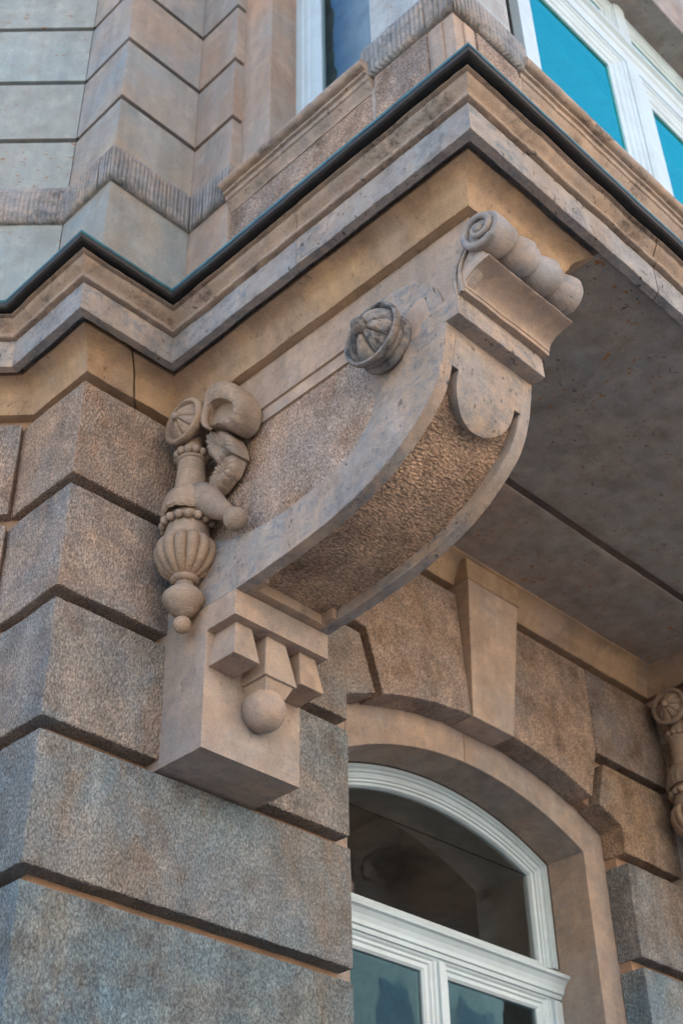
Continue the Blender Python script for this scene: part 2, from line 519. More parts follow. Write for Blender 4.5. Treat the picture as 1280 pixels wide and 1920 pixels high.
def moulding(name, path, prof, mat, parent, legs=None, step=0.03, a=0.0012, b=0.002, emb=None, tint=None, split=None, sc=45):
    """one mitred stone per leg of the plan path; prof = [(inset, z)...]"""
    res = []
    offs = {d: offset_path(path, d) for d, _ in prof}
    for k in range(len(path) - 1):
        if legs is not None and k not in legs:
            continue
        Lk = np.linalg.norm(np.array(path[k + 1]) - np.array(path[k]))
        cuts = [(0.0, 1.0)]
        if split and k in split:
            cuts = split[k]
        for (t0, t1) in cuts:
            n = max(2, int(Lk * (t1 - t0) / step) + 1)
            V = []
            for t in np.linspace(t0, t1, n):
                for d, z in prof:
                    p = offs[d][k] * (1 - t) + offs[d][k + 1] * t
                    V.append((p[0], p[1], z))
            V = wear(np.array(V), a, sc, b, 8)
            m = len(prof)
            F = grid_faces(n, m)
            F.append(tuple(range(m))[::-1]); F.append(tuple(range((n - 1) * m, n * m)))
            res.append(obj(name, V, F, mat, parent, tint=tint, smooth=True, angle=rad(32)))
    return res

def basis(axis):
    a = Vector(axis).normalized()
    u = a.orthogonal().normalized()
    if abs(a.z) > 0.9: u = Vector((-1, 0, 0))
    elif abs(a.x) > 0.9: u = Vector((0, 0, 1))
    v = a.cross(u)
    return np.array(a), np.array(u), np.array(v)

def lathe(name, prof, origin, axis, mat, parent, n=40, mod=None, smooth=True, tint=None, a=0.0006, b=0.0008, arc=None):
    """prof = [(radius, distance along axis)]; mod(theta, k) scales the radius"""
    A, U, W = basis(axis)
    O = np.array(origin, float)
    V = []
    closed = arc is None
    ths = np.linspace(0, 2 * math.pi, n, endpoint=False) if closed else np.linspace(arc[0], arc[1], n)
    for th in ths:
        for k, (r, t) in enumerate(prof):
            rr = r * (mod(th, k, r, t) if mod else 1.0)
            V.append(O + A * t + U * rr * math.cos(th) + W * rr * math.sin(th))
    m = len(prof)
    F = grid_faces(n, m, closed_u=closed)
    V = wear(np.array(V), a, 60, b, 12)
    nv = len(V)
    V = np.vstack([V, O + A * prof[0][1], O + A * prof[-1][1]])
    for i in range(n if closed else n - 1):
        j = (i + 1) % n
        F.append((nv, j * m, i * m)); F.append((nv + 1, i * m + m - 1, j * m + m - 1))
    return obj(name, V, F, mat, parent, smooth=smooth, tint=tint, angle=rad(50))

def ball(name, c, r, mat, parent, n=24, sq=(1, 1, 1), tint=None, a=0.0006):
    V = [(0, 0, -1)]
    for i in range(1, n // 2):
        ph = math.pi * i / (n // 2) - math.pi / 2
        for j in range(n):
            th = 2 * math.pi * j / n
            V.append((math.cos(ph) * math.cos(th), math.cos(ph) * math.sin(th), math.sin(ph)))
    V.append((0, 0, 1))
    F = []
    rows = n // 2 - 1
    for j in range(n):
        F.append((0, 1 + (j + 1) % n, 1 + j))
        for i in range(rows - 1):
            F.append((1 + i * n + j, 1 + i * n + (j + 1) % n, 1 + (i + 1) * n + (j + 1) % n, 1 + (i + 1) * n + j))
        F.append((1 + (rows - 1) * n + j, 1 + (rows - 1) * n + (j + 1) % n, len(V) - 1))
    V = np.array(V) * np.array(sq) * r + np.array(c)
    return obj(name, wear(V, a, 70, a * 1.5, 18), F, mat, parent, smooth=True, tint=tint)

def catmull(pts, per=8):
    P = [np.array(p, float) for p in pts]
    P = [2 * P[0] - P[1]] + P + [2 * P[-1] - P[-2]]
    out = []
    for i in range(1, len(P) - 2):
        for k in range(per):
            t = k / per
            a, b, c, d = P[i - 1], P[i], P[i + 1], P[i + 2]
            out.append(0.5 * ((2 * b) + (-a + c) * t + (2 * a - 5 * b + 4 * c - d) * t * t + (-a + 3 * b - 3 * c + d) * t ** 3))
    out.append(P[-2])
    return np.array(out)

def offs_open(P, d):
    """offset an open 2-D curve to its left by d"""
    e = np.gradient(P, axis=0)
    e /= np.maximum(np.linalg.norm(e, axis=1, keepdims=True), 1e-9)
    return P + d * np.stack([-e[:, 1], e[:, 0]], 1)

def copy_tree(o, dx, parent=None, label=None):
    c = o.copy(); C.objects.link(c)
    if parent is None:
        c.location = Vector(o.location) + Vector(dx)
    else:
        c.parent = parent
    if label: c['label'] = label
    for ch in o.children:
        copy_tree(ch, dx, c)
    return c

def structure(o):
    o['kind'] = 'structure'
    return o

# ------------------------------------------------------------------ key dimensions
XQ, YQ, XR = 2.078, 3.396, 3.4815          # corner pier: left face, front face, jamb
XB0, XB1 = 2.557, 3.006                    # bracket sides
XM, YM, YW, XP = 2.261, 1.565, 3.131, 1.818   # edge of the sheet metal on the cornice
YC = 3.642
CX = 4.425                                 # centre of the arch
GROUND = -1.6
COURSE = [3.166, 2.667, 2.166, 1.664, 1.162, 0.660, 0.158, -0.344, -0.846, -1.348]

# ------------------------------------------------------------------ ground
V = [(-120, -120, GROUND - 0.14), (120, -120, GROUND - 0.14), (120, 120, GROUND - 0.14), (-120, 120, GROUND - 0.14)]
g = structure(obj('road', V, [(0, 1, 2, 3)], M_ASPH)); g['label'] = 'dark asphalt road in front of the building'
pv = structure(obj('pavement', [(-40, -9.2, GROUND), (60, -9.2, GROUND), (60, 30, GROUND), (-40, 30, GROUND),
                                (-40, -9.2, GROUND - .2), (60, -9.2, GROUND - .2), (60, 30, GROUND - .2), (-40, 30, GROUND - .2)],
                   [(0, 1, 2, 3), (0, 4, 5, 1), (1, 5, 6, 2), (2, 6, 7, 3), (3, 7, 4, 0)], M_PAVE))
pv['label'] = 'grey stone pavement at the foot of the wall'
kb = structure(box('kerb', (-40.0, -9.36, GROUND - .2), (60, -9.203, GROUND + .004), M_GRAN, None, r=0.01, step=0.5))
kb['label'] = 'granite kerb along the pavement'

# ------------------------------------------------------------------ building across the street (met only as a reflection)
opp = thing('opposite_building', 'plain tall building across the street, mirrored faintly in the lower window panes', 'building', (4, -19, GROUND))
M_OPP = plain('opposite_render', (0.70, 0.60, 0.49), 0.9, 0.2, 1.5)
M_OPPW = plain('opposite_window', (0.30, 0.32, 0.34), 0.5, 0.3, 2)
V = [(-26, -19, GROUND), (34, -19, GROUND), (34, -19, 15), (-26, -19, 15), (-26, -30, GROUND), (34, -30, GROUND), (34, -30, 15), (-26, -30, 15), (-26, -24.5, 19), (34, -24.5, 19)]
obj('wall', V, [(1, 0, 3, 2), (0, 4, 7, 3), (5, 1, 2, 6), (4, 5, 6, 7)], M_OPP, opp)
obj('roof', V, [(3, 2, 9, 8), (6, 7, 8, 9)], plain('opposite_roof', (0.16, 0.09, 0.065)), opp)
wm = None
for i in range(18):
    for j in range(4):
        x, z = -24.5 + i * 3.3, 0.2 + j * 3.6
        w_ = obj('window', [(x, -18.99, z), (x + 1.3, -18.99, z), (x + 1.3, -18.99, z + 2.1), (x, -18.99, z + 2.1)], [(3, 2, 1, 0)], M_OPPW, opp)

# ------------------------------------------------------------------ lower corner pier
pier = thing('corner_pier', 'rusticated corner pier of rough pecked sandstone blocks under the cornice, at left', 'pier', (XQ, YQ, GROUND))
tops = [3.617] + [c - 0.05 for c in COURSE[:-1]]
ptint = [(1.16, 1.07, 0.98), (1.00, 1.03, 1.05), (0.92, 0.99, 1.03), (0.84, 0.94, 0.98), (0.64, 0.82, 0.90), (0.58, 0.76, 0.84)]  # lower courses darker and bluer: a cool graded cast put into their colour
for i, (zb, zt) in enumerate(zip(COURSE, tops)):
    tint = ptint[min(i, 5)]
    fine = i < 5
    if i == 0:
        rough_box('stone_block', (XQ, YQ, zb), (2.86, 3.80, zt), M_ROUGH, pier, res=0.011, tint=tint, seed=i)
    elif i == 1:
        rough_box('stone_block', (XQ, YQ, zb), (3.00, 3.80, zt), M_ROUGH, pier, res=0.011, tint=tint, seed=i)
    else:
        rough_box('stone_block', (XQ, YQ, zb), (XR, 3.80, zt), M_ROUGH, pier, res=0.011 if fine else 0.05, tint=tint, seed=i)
box('joint_core', (XQ + 0.07, YQ + 0.073, GROUND), (XR - 0.008, 3.80, 3.70), M_JOINT, pier, r=0.001, step=0.3)

# ------------------------------------------------------------------ chamfered corner wall (45 degrees, at far left)
cham = thing('chamfered_wall', 'pale stone wall at the left edge, set at an angle beside the pier', 'wall', (1.0, 4.6, GROUND))
def cham_poly(x0, y0, d0=0.0, d1=0.25, l0=0.0, l1=3.0):
    e = np.array((-1, 1)) / math.sqrt(2); nin = np.array((1, 1)) / math.sqrt(2)
    p = np.array((x0, y0))
    return [p + e * l0 + nin * d0, p + e * l0 + nin * d1, p + e * l1 + nin * d1, p + e * l1 + nin * d0]
for i, (zb, zt) in enumerate(zip(COURSE[:6], tops[:6])):
    prism('stone_block', cham_poly(XQ, 3.76, 0.0, 0.3, 0.03, 2.2), 'z', zb, zt, M_ROUGH, cham, step=0.03, r=0.006, tint=(1.05, 1.02, 1.0), seed=i)
prism('joint_core', cham_poly(XQ, 3.76, 0.045, 0.4, -0.02, 2.4), 'z', GROUND, 3.70, M_JOINT, cham, step=0.3, r=0.001)

# ------------------------------------------------------------------ wall with the arched opening
arch = thing('arched_wall', 'stone wall of wedge-shaped voussoirs around the arched window under the balcony', 'wall', (CX, YQ, GROUND))
def arc_pts(x0, x1, crown, rad_, n=14, cx=CX):
    xs = np.linspace(x0, x1, n)
    return [(x, crown - rad_ + math.sqrt(rad_ ** 2 - (x - cx) ** 2)) for x in xs]
CR1, RR1 = 2.990, 2.28
CR2, RR2 = 2.835, 1.81
HW2 = 0.786
def mir(poly):
    return [(2 * CX - x, z) for x, z in poly][::-1]
aL = arc_pts(XR, 3.652, CR1, RR1, 6)
springer = [(3.004, 2.667), (XR, 2.667)] + aL + [(3.567, 3.116), (3.004, 3.116)]
vouss = [(2.864, 3.166), (3.607, 3.166), (3.700, arc_pts(3.70, 3.70, CR1, RR1, 1)[0][1])] + arc_pts(3.72, 4.277, CR1, RR1, 14) + [(4.236, 3.617), (2.864, 3.617)]
springer_r = mir([(2.3, 2.655), (XR, 2.655)] + aL + [(3.567, 3.090), (2.3, 3.090)])
vouss_r = mir([(3.613, 3.617), (3.613, 3.166), (3.700, arc_pts(3.70, 3.70, CR1, RR1, 1)[0][1])] + arc_pts(3.72, 4.277, CR1, RR1, 14) + [(4.236, 3.617)])
course_r = [(5.243, 3.140), (6.55, 3.140), (6.55, 3.617), (5.243, 3.617)]
prism('stone_block', springer, 'y', YQ, 3.53, M_ROUGH, arch, r=0.006, rag=0.003, tint=(1.12, 1.08, 1.03), seed=3)
prism('voussoir', vouss, 'y', YQ, 3.53, M_ROUGHW, arch, r=0.006, rag=0.003, tint=(1.12, 1.10, 1.07), seed=4)
prism('voussoir', vouss_r, 'y', YQ, 3.53, M_ROUGHW, arch, r=0.006, rag=0.003, tint=(1.0, 1.02, 1.04), seed=5)
prism('stone_block', springer_r, 'y', YQ, 3.53, M_ROUGHW, arch, r=0.006, rag=0.003, tint=(1.0, 0.97, 0.88), seed=6)
prism('stone_block', course_r, 'y', YQ, 3.53, M_ROUGHW, arch, r=0.005, rag=0.002, tint=(0.95, 0.93, 0.90), seed=7)
XRR = 2 * CX - XR
for i in range(2, 9):
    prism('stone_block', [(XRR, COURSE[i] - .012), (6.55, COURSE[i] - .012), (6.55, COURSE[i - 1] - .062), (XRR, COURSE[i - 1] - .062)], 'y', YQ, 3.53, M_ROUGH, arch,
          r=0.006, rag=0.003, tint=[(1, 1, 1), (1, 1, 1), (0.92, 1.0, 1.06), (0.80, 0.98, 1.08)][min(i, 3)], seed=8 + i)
# recessed joint beds behind the blocks
prism('joint_core', [(XR - 0.6, 2.60)] + [(XR - .008, 2.60)] + arc_pts(XR - .008, XRR + .008, CR1 + .010, RR1, 26) + [(XRR + .008, 2.55), (6.56, 2.55), (6.56, 3.70), (XR - .6, 3.70)],
      'y', YQ + 0.070, 3.535, M_JOINT, arch, r=0.001, rag=0.0, step=0.2)
box('joint_core', (XRR + .008, YQ + .07, GROUND), (6.56, 3.535, 2.549), M_JOINT, arch, r=0.001, step=0.3)
# keystone leaning out towards its head
kp = [(4.283, 2.982), (4.569, 2.982), (4.602, 3.668), (4.235, 3.668)]
key = prism('keystone', kp, 'y', YQ - 0.004, 3.53, M_SMOOTH, arch, r=0.004, rag=0.001, tint=(1.14, 1.12, 1.09), seed=31,
            lean=lambda u, v: -0.075 * max(0, (v - 2.98) / 0.66))
# inner order of the arch, set back
def ring2(x0, x1, n):
    inner = arc_pts(x0, x1, CR2, RR2, n)
    outer = [(x1, 3.25), (x0, 3.25)]
    return inner + outer
IX0, IX1 = CX - HW2 - 0.035, CX + HW2
zsl = arc_pts(IX0, IX0, CR2, RR2, 1)[0][1]
zsp = arc_pts(IX1, IX1, CR2, RR2, 1)[0][1]
prism('arch_stone', ring2(IX0, 4.372, 14), 'y', 3.531, 3.90, M_SMOOTH, arch, r=0.004, rag=0.001, tint=(0.97, 0.97, 0.97), seed=41)
prism('arch_stone', ring2(4.376, IX1, 14), 'y', 3.531, 3.90, M_SMOOTH, arch, r=0.004, rag=0.001, tint=(0.88, 0.90, 0.92), seed=42)
prism('jamb_stone', [(XR - .3, GROUND), (IX0, GROUND), (IX0, zsl - .002), (IX0, 3.25), (XR - .3, 3.25)], 'y', 3.532, 3.90, M_SMOOTH, arch, r=0.004, tint=(0.95, 0.95, 0.95), seed=43)
prism('jamb_stone', [(XRR + .3, GROUND), (IX1, GROUND), (IX1, zsp - .003), (IX1 + .003, 3.25), (XRR + .3, 3.25)], 'y', 3.532, 3.90, M_SMOOTH, arch, r=0.004, tint=(0.88, 0.90, 0.93), seed=44)
# plastered embrasure and the dim room behind the glass
emb = [(IX0 - .05, 1.0)] + arc_pts(IX0 - .05, IX1 + .05, CR2 + .05, RR2 + .02, 22) + [(IX1 + .05, 1.0)]
P = np.array(emb)
V = [(x, 3.901, z) for x, z in emb] + [(x, 4.25, z) for x, z in emb]
n = len(emb)
obj('embrasure', V, [(i, i + 1, n + i + 1, n + i) for i in range(n - 1)], M_PLASTER, arch)
V = [(2.6, 4.251, -1.5), (8.0, 4.251, -1.5), (8.0, 4.251, 3.74), (2.6, 4.251, 3.74), (2.6, 8, -1.5), (8.0, 8, -1.5), (8.0, 8, 3.74), (2.6, 8, 3.74)]
obj('room', V, [(4, 5, 6, 7), (0, 3, 7, 4), (1, 5, 6, 2), (3, 2, 6, 7), (0, 4, 5, 1)], M_ROOM, arch)
V = [(x, 4.2505, z) for x, z in emb] + [(IX1 + 3, 4.2505, 1.0), (IX1 + 3, 4.2505, 3.74), (IX0 - 2, 4.2505, 3.74), (IX0 - 2, 4.2505, 1.0)]
obj('room_wall', V, [tuple(range(len(V)))], M_ROOM, arch)

# ------------------------------------------------------------------ cornice
corn = thing('stone_cornice', 'moulded stone cornice with dark metal edging stepping round pier and balcony', 'cornice', (XM, YW, 3.668))
CPATH = [(XP - 2.1, YC + 2.1), (XP, YC), (XP, YW), (XM, YW), (XM, YM), (6.589, YM), (6.589, YW), (9.0, YW)]
BPATH = [(XP - 2.1, YC + 2.1), (XP, YC), (XP, YW), (XM, YW), (XM, YM), (3.302, YM), (3.302, YW), (5.548, YW), (5.548, YM), (6.589, YM), (6.589, YW), (9.0, YW)]
def cyc(p0, p1, n=8, bulge=1.0):
    """cyma between two (d,z) points"""
    out = []
    for i in range(n + 1):
        t = i / n
        s = t + bulge * 0.16 * math.sin(2 * math.pi * t)
        out.append((p0[0] + (p1[0] - p0[0]) * s, p0[1] + (p1[1] - p0[1]) * t))
    return out
crown = [(0.30, 4.022), (0.047, 4.022), (0.044, 4.019), (0.044, 4.011), (0.060, 4.0095), (0.057, 4.004), (0.059, 3.994), (0.066, 3.984), (0.078, 3.974), (0.088, 3.966),
         (0.093, 3.957), (0.092, 3.949), (0.086, 3.942), (0.079, 3.936), (0.076, 3.930), (0.077, 3.922), (0.081, 3.919), (0.30, 3.918)]
moulding('crown_moulding', CPATH, crown, M_CORN, corn, step=0.02, a=0.0016, b=0.0025, split={4: [(0, .262), (.2635, .6), (.601, 1.0)], 3: [(0, .46), (.461, 1.0)]})
fasc = [(0.30, 3.917), (0.103, 3.917), (0.0995, 3.912), (0.0995, 3.786), (0.103, 3.780), (0.138, 3.780), (0.142, 3.834), (0.30, 3.835)]
moulding('fascia', CPATH, fasc, M_FASC, corn, step=0.02, a=0.0016, b=0.002, split={4: [(0, .262), (.2632, .6), (.6007, 1.0)], 3: [(0, .46), (.461, 1.0)]})
bed = [(0.34, 3.833), (0.182, 3.832), (0.176, 3.802), (0.168, 3.799), (0.168, 3.789), (0.187, 3.785)]
for i in range(9):
    t = i / 8 * math.pi / 2
    bed.append((0.193 + 0.045 * math.sin(t) ** 1.5, 3.782 - 0.048 * (1 - math.cos(t)) - 0.006 * i / 8))
bed += [(0.247, 3.715), (0.254, 3.700), (0.260, 3.686), (0.263, 3.674), (0.267, 3.668), (0.36, 3.667)]
moulding('bed_moulding', BPATH, bed, M_BED, corn, step=0.02, a=0.0012, b=0.003, split={2: [(0, .512), (.53, 1.0)], 5: [(0, 1.0)]})
box('keystone_cap', (4.226, 3.306, 3.6685), (4.612, 3.46, 3.784), M_BED, corn, r=0.008, rag=0.0015, step=0.014, tint=(.95, .95, .95))
# sheet metal: rolled lip over the crown moulding, roofing behind it
lip = [(0.10, 4.052), (0.012, 4.048)]
lip2 = [(0.012, 4.047), (0.004, 4.045), (0.0, 4.038), (0.0, 4.026), (0.004, 4.018), (0.012, 4.015), (0.020, 4.018), (0.024, 4.028), (0.10, 4.036)]
metal_parts = moulding('metal_lip', CPATH, lip2, M_METAL, corn, step=0.04, a=0.0007, b=0.0016)
moulding('metal_sheet', CPATH, [(-0.002, 4.034), (-0.0025, 4.046), (0.002, 4.052), (0.012, 4.0545), (0.24, 4.062), (0.42, 4.075), (0.42, 4.060), (0.012, 4.048)], M_SKYSHEEN, corn, step=0.1, a=0.0004, b=0.001)

# ------------------------------------------------------------------ balcony floor slab (its underside)
slab = thing('balcony_slab', 'shadowed stone soffit slab of the projecting balcony between the two brackets', 'balcony', (CX, 2.6, 3.795))
rough_box('slab_stone', (3.136, YM + .14, 3.797), (6.4, 2.790, 4.03), M_SOFF, slab, res=0.05, amp=0.0008, amp2=0.0015, r=0.004, tint=(1.02, 1.10, 1.10))
rough_box('slab_stone', (3.136, 2.830, 3.797), (6.4, 3.47, 4.03), M_SOFF, slab, res=0.05, amp=0.0008, amp2=0.0015, r=0.004, tint=(1.06, 1.06, 1.03))
rough_box('joint', (3.14, 2.780, 3.802), (6.39, 2.840, 4.02), M_SOOT, slab, res=0.02, amp=0.002, amp2=0.004, r=0.002)

# ------------------------------------------------------------------ carved bracket
def make_bracket():
    t = thing('console_bracket', 'large scrolled stone bracket with rosette and ball carrying the balcony corner', 'bracket', (XB0, YQ, 2.129), 'scrolled brackets under the balcony')
    FCp = [(1.990, 3.300), (1.998, 3.230), (2.008, 3.172), (2.025, 3.101), (2.052, 3.025), (2.076, 2.983), (2.112, 2.943), (2.165, 2.897),
           (2.234, 2.847), (2.315, 2.803), (2.418, 2.763), (2.519, 2.737), (2.621, 2.719), (2.768, 2.700), (2.90, 2.690), (3.023, 2.685)]
    FC = catmull(FCp, 6)
    REC = offs_open(FC, 0.042)           # recessed field of the scroll (left of travel = into the stone)
    if REC[10][0] < FC[10][0]:
        REC = offs_open(FC, -0.042)
    m = (XB0 + XB1) / 2
    # foot block and tablet
    foot = [(3.48, 2.129), (3.172, 2.129), (3.172, 2.582), (3.023, 2.582), (3.023, 2.686), (3.48, 2.686)]
    prism('foot_block', foot, 'x', XB0, XB1, M_SMOOTH, t, r=0.0022, rag=0.0012, step=0.012)
    # core with the pecked side panels and the pecked scroll field
    core = [tuple(p) for p in REC] + [(3.023, 2.70), (3.48, 2.70), (3.48, 3.41), (2.03, 3.41)]
    # dense strip for the curved field
    n = len(REC)
    xs = np.linspace(XB0 + 0.045, XB1 - 0.045, 26)
    V = [(x, p[0], p[1]) for p in REC for x in xs]
    V = vdisp(vdisp(np.array(V), 0.0008, 75), 0.0025, 12)
    obj('scroll_field', V, grid_faces(n, len(xs)), M_SCROLL, t, smooth=True, tint=(1.30, 1.24, 1.15))
    core2 = [tuple(p) for p in offs_open(REC, 0.012 if offs_open(REC, 0.012)[10][0] > REC[10][0] else -0.012)] + [(3.03, 2.705), (3.48, 2.705), (3.48, 3.42), (2.05, 3.42)]
    prism('side_panel', core2, 'x', XB0 + 0.030, m, M_ROUGHW, t, r=0.002, rag=0.0, tint=(1.36, 1.27, 1.18))
    prism('side_panel', core2, 'x', XB1 - 0.030, m, M_ROUGHW, t, r=0.002, rag=0.0)
    # raised side bands: front of the S-scroll with its curl round the rosette
    ccy, ccz, cr = 2.255, 3.312, 0.252
    arc_ = [(ccy + cr * math.cos(a_), ccz + cr * math.sin(a_)) for a_ in np.linspace(rad(62), rad(190), 22)]
    outer = arc_ + [tuple(p) for p in FC if p[1] < 3.255]
    inner_a = catmull([(3.10, 2.925), (2.876, 2.889), (2.694, 2.897), (2.542, 2.924), (2.347, 2.997), (2.284, 3.042), (2.218, 3.115), (2.19, 3.185), (2.20, 3.27)], 6)
    inner_b = catmull([(3.10, 2.955), (2.876, 2.915), (2.725, 2.925), (2.60, 2.952), (2.50, 2.985), (2.44, 3.05), (2.397, 3.098), (2.386, 3.161), (2.402, 3.222)], 6)
    for side in (0, 1):
        xa = XB0 if side == 0 else XB1
        sg = 1 if side == 0 else -1
        tail = [(3.023, 2.6865), (3.47, 2.6865), (3.47, 3.02), (3.22, 2.99)]
        head = [(2.36, 3.48), (2.37, 3.53)]
        A_ = outer + tail + [tuple(p) for p in inner_a] + [(2.26, 3.40)] + [(2.335, 3.49)]
        B_ = outer + tail + [tuple(p) for p in inner_b] + [(2.395, 3.30)] + [(2.36, 3.49)]
        A_ = np.array(A_); B_ = np.array(B_)
        n = len(A_)
        A_i = inset_loop(A_, 0.0018)
        def ly(Lp, x):
            return np.stack([np.full(len(Lp), x), Lp[:, 0], Lp[:, 1]], 1)
        V = np.concatenate([ly(A_i, xa), ly(A_, xa + sg * 0.0018), ly(B_, xa + sg * 0.034), ly(B_, xa + sg * 0.048), ly(inset_loop(B_, 0.003), xa + sg * 0.051)])
        V = wear(V, 0.001, 60, 0.0015, 12)
        F = []
        for k in range(4):
            for i in range(n):
                j = (i + 1) % n
                F.append((k * n + i, k * n + j, (k + 1) * n + j, (k + 1) * n + i))
        F.append(tuple(range(n))); F.append(tuple(range(4 * n, 5 * n))[::-1])
        obj('scroll_band', V, F, M_BAND, t)
    # pale repairs in the weathered face
    for pp, xx, tn_ in (([(2.1642, 3.4059), (2.1097, 3.4333), (2.0811, 3.417), (2.0685, 3.3558), (2.06, 3.3087), (2.1012, 3.3109), (2.1085, 3.2782), (2.1334, 3.2709), (2.162, 3.2862), (2.1677, 3.3515)], XB0, (1.08, 1.03, 1.0)),):
        pts_ = catmull(pp + [pp[0]], 4)[:-1]
        prism('repair_patch', [tuple(q) for q in pts_], 'x', xx - 0.0012, xx + 0.012, M_SMOOTH, t, r=0.001, rag=0.002, step=0.006, tint=tn_)
    # foot of the field: border with stepped corners
    box('field_border', (XB0 + .049, 2.982, 2.6875), (XB1 - .049, 3.025, 2.75), M_SMOOTH, t, r=0.003, rag=0.001, tint=(1, .93, .82))
    for x0, x1 in ((XB0 + .049, XB0 + .071), (XB1 - .071, XB1 - .049)):
        box('field_border', (x0, 2.925, 2.6895), (x1, 2.984, 2.75), M_SMOOTH, t, r=0.003, rag=0.001, tint=(1, .93, .82))
    # tongue hanging over the field from the head of the scroll
    s = np.concatenate([[0], np.cumsum(np.linalg.norm(np.diff(FC, axis=0), axis=1))])
    s_n, s_c, wl = 0.205, 0.225, 0.143
    rows = []
    for sv in np.concatenate([np.linspace(0, s_n, 6), np.linspace(s_n + 1e-4, s_c, 4), s_c + wl * np.sin(np.linspace(0.08, math.pi / 2 - 0.001, 16))]):
        w = 0.176 if sv <= s_n else (wl if sv <= s_c else wl * math.sqrt(max(0, 1 - ((sv - s_c) / wl) ** 2)))
        p = np.array([np.interp(sv, s, FC[:, 0]), np.interp(sv, s, FC[:, 1])])
        q = np.array([np.interp(sv, s, REC[:, 0]), np.interp(sv, s, REC[:, 1])])
        rows.append((w, p, q + (q - p) * 0.2, sv))
    nc = 13
    V = []
    for w, p, q, sv in rows:
        pr_ = p + (p - q) * 0.03 * min(1, sv / 0.2)
        for k in range(nc):
            V.append((m - w + 2 * w * k / (nc - 1), pr_[0], pr_[1]))
    nb = len(V)
    for w, p, q, sv in rows:
        for k in range(nc):
            V.append((m - w + 2 * w * k / (nc - 1), q[0], q[1]))
    nr = len(rows)
    F = grid_faces(nr, nc) + [f[::-1] for f in grid_faces(nr, nc, nb)]
    for i in range(nr - 1):
        for k in (0, nc - 1):
            a0 = i * nc + k; a1 = (i + 1) * nc + k
            F.append((a0, a1, a1 + nb, a0 + nb))
    for k in range(nc - 1):
        F.append((k, k + 1, k + 1 + nb, k + nb))
        e0 = (nr - 1) * nc + k
        F.append((e0, e0 + 1, e0 + 1 + nb, e0 + nb))
    obj('tongue', wear(np.array(V), 0.0006, 60, 0.001, 14), F, M_BAND, t, tint=(1.0, 0.98, 0.96))
    # frieze under the cornice with two stepped fillets
    fr_ = [(3.48, 3.667), (1.866, 3.667), (1.868, 3.57), (1.888, 3.53), (1.925, 3.48), (1.940, 3.44), (1.945, 3.34), (1.945, 3.25), (2.20, 3.25), (2.26, 3.461), (3.48, 3.461)]
    prism('frieze', fr_, 'x', XB0 + 0.009, XB1 - 0.009, M_SMOOTH, t, r=0.003, rag=0.0008, tint=(1.02, 0.99, 0.96))
    box('fillet', (XB0 + .020, 2.30, 3.402), (XB1 - .020, 3.48, 3.463), M_SMOOTH, t, r=0.003, rag=0.001)
    # head: slab, fillet, hollow, roll
    rough_box('head_slab', (XB0 - .002, 1.938, 3.243), (XB1 + .002, 2.08, 3.337), M_BAND, t, res=0.02, r=0.003, amp=0.0008, amp2=0.0012, scale=50)
    cav = [(1.99, 3.336), (1.913, 3.336), (1.911, 3.352)]
    for i in range(11):
        a_ = i / 10 * math.pi / 2
        cav.append((1.911 - 0.105 * (1 - math.cos(a_)) ** 1.0 - 0.003, 3.352 + 0.062 * math.sin(a_) ** 0.9))
    cav += [(1.797, 3.416), (1.800, 3.424), (1.99, 3.43)]
    xs = np.linspace(XB0 + .006, XB1 + .010, 18)
    V = [(x, y_, z_) for x in xs for (y_, z_) in cav]
    F = grid_faces(len(xs), len(cav)); mm_ = len(cav)
    F.append(tuple(range(mm_))[::-1]); F.append(tuple(range((len(xs) - 1) * mm_, len(xs) * mm_)))
    cv_ = obj('hollow_moulding', wear(np.array(V), 0.0008, 50, 0.0015, 12), F, M_SMOOTH, t, smooth=True, angle=rad(35))
    for k in range(4):          # little shell lips between the hollow and the roll
        ball('shell_lip', (XB0 + .075 + k * .115, 1.835, 3.440), 0.050, M_ROLL, cv_, n=14, sq=(1.0, .50, .42))
    for side_x, oy in ((XB0 + .004, 0.0), (XB0 + .004, -0.022)):      # carved edge beads curving down from the roll
        ec_ = catmull([(1.8848, 3.5223), (1.9163, 3.4943), (1.9398, 3.447), (1.9449, 3.3911), (1.9431, 3.3333)], 6)
        V = []
        for i, p in enumerate(ec_):
            for k in range(8):
                b_ = 2 * math.pi * k / 8
                V.append((side_x + 0.007 * math.cos(b_), p[0] + oy + 0.007 * math.sin(b_), p[1] + 0.002 * math.sin(b_)))
        F = [(i * 8 + k, i * 8 + (k + 1) % 8, (i + 1) * 8 + (k + 1) % 8, (i + 1) * 8 + k) for i in range(len(ec_) - 1) for k in range(8)]
        obj('edge_bead', wear(np.array(V), 0.0008, 60, 0.001, 20), F, M_BAND, t, smooth=True)
    prism('leaf_fill', [(1.885, 3.51), (1.935, 3.45), (1.940, 3.36), (1.915, 3.353), (1.885, 3.385), (1.845, 3.42), (1.815, 3.438), (1.835, 3.49)], 'x', XB0 + .010, XB0 + .060, M_BAND, t, r=0.010, rag=0.002, step=0.008)
    # roll with overlapping swellings
    prof = []
    ax0, ax1 = XB0 - 0.004, 3.052
    cuts = [ax0, 2.672, 2.800, 2.925, ax1]
    for k in range(4):
        a0, a1 = cuts[k], cuts[k + 1]
        for i in range(13):
            tt = i / 12
            r_ = float(np.interp(tt, [0, .10, .30, .55, .64, .67, .88, 1.0], [.060, .068, .076, .083, .083, .0775, .073, .062]))
            if k == 0:
                r_ = float(np.interp(tt, [0, .06, .5, .9, 1.0], [.076, .081, .080, .075, .062]))
            if k == 3 and tt > .8:
                r_ *= 1 - 1.6 * (tt - .8)
            prof.append((r_, a0 + (a1 - a0) * (0.01 + 0.98 * tt)))
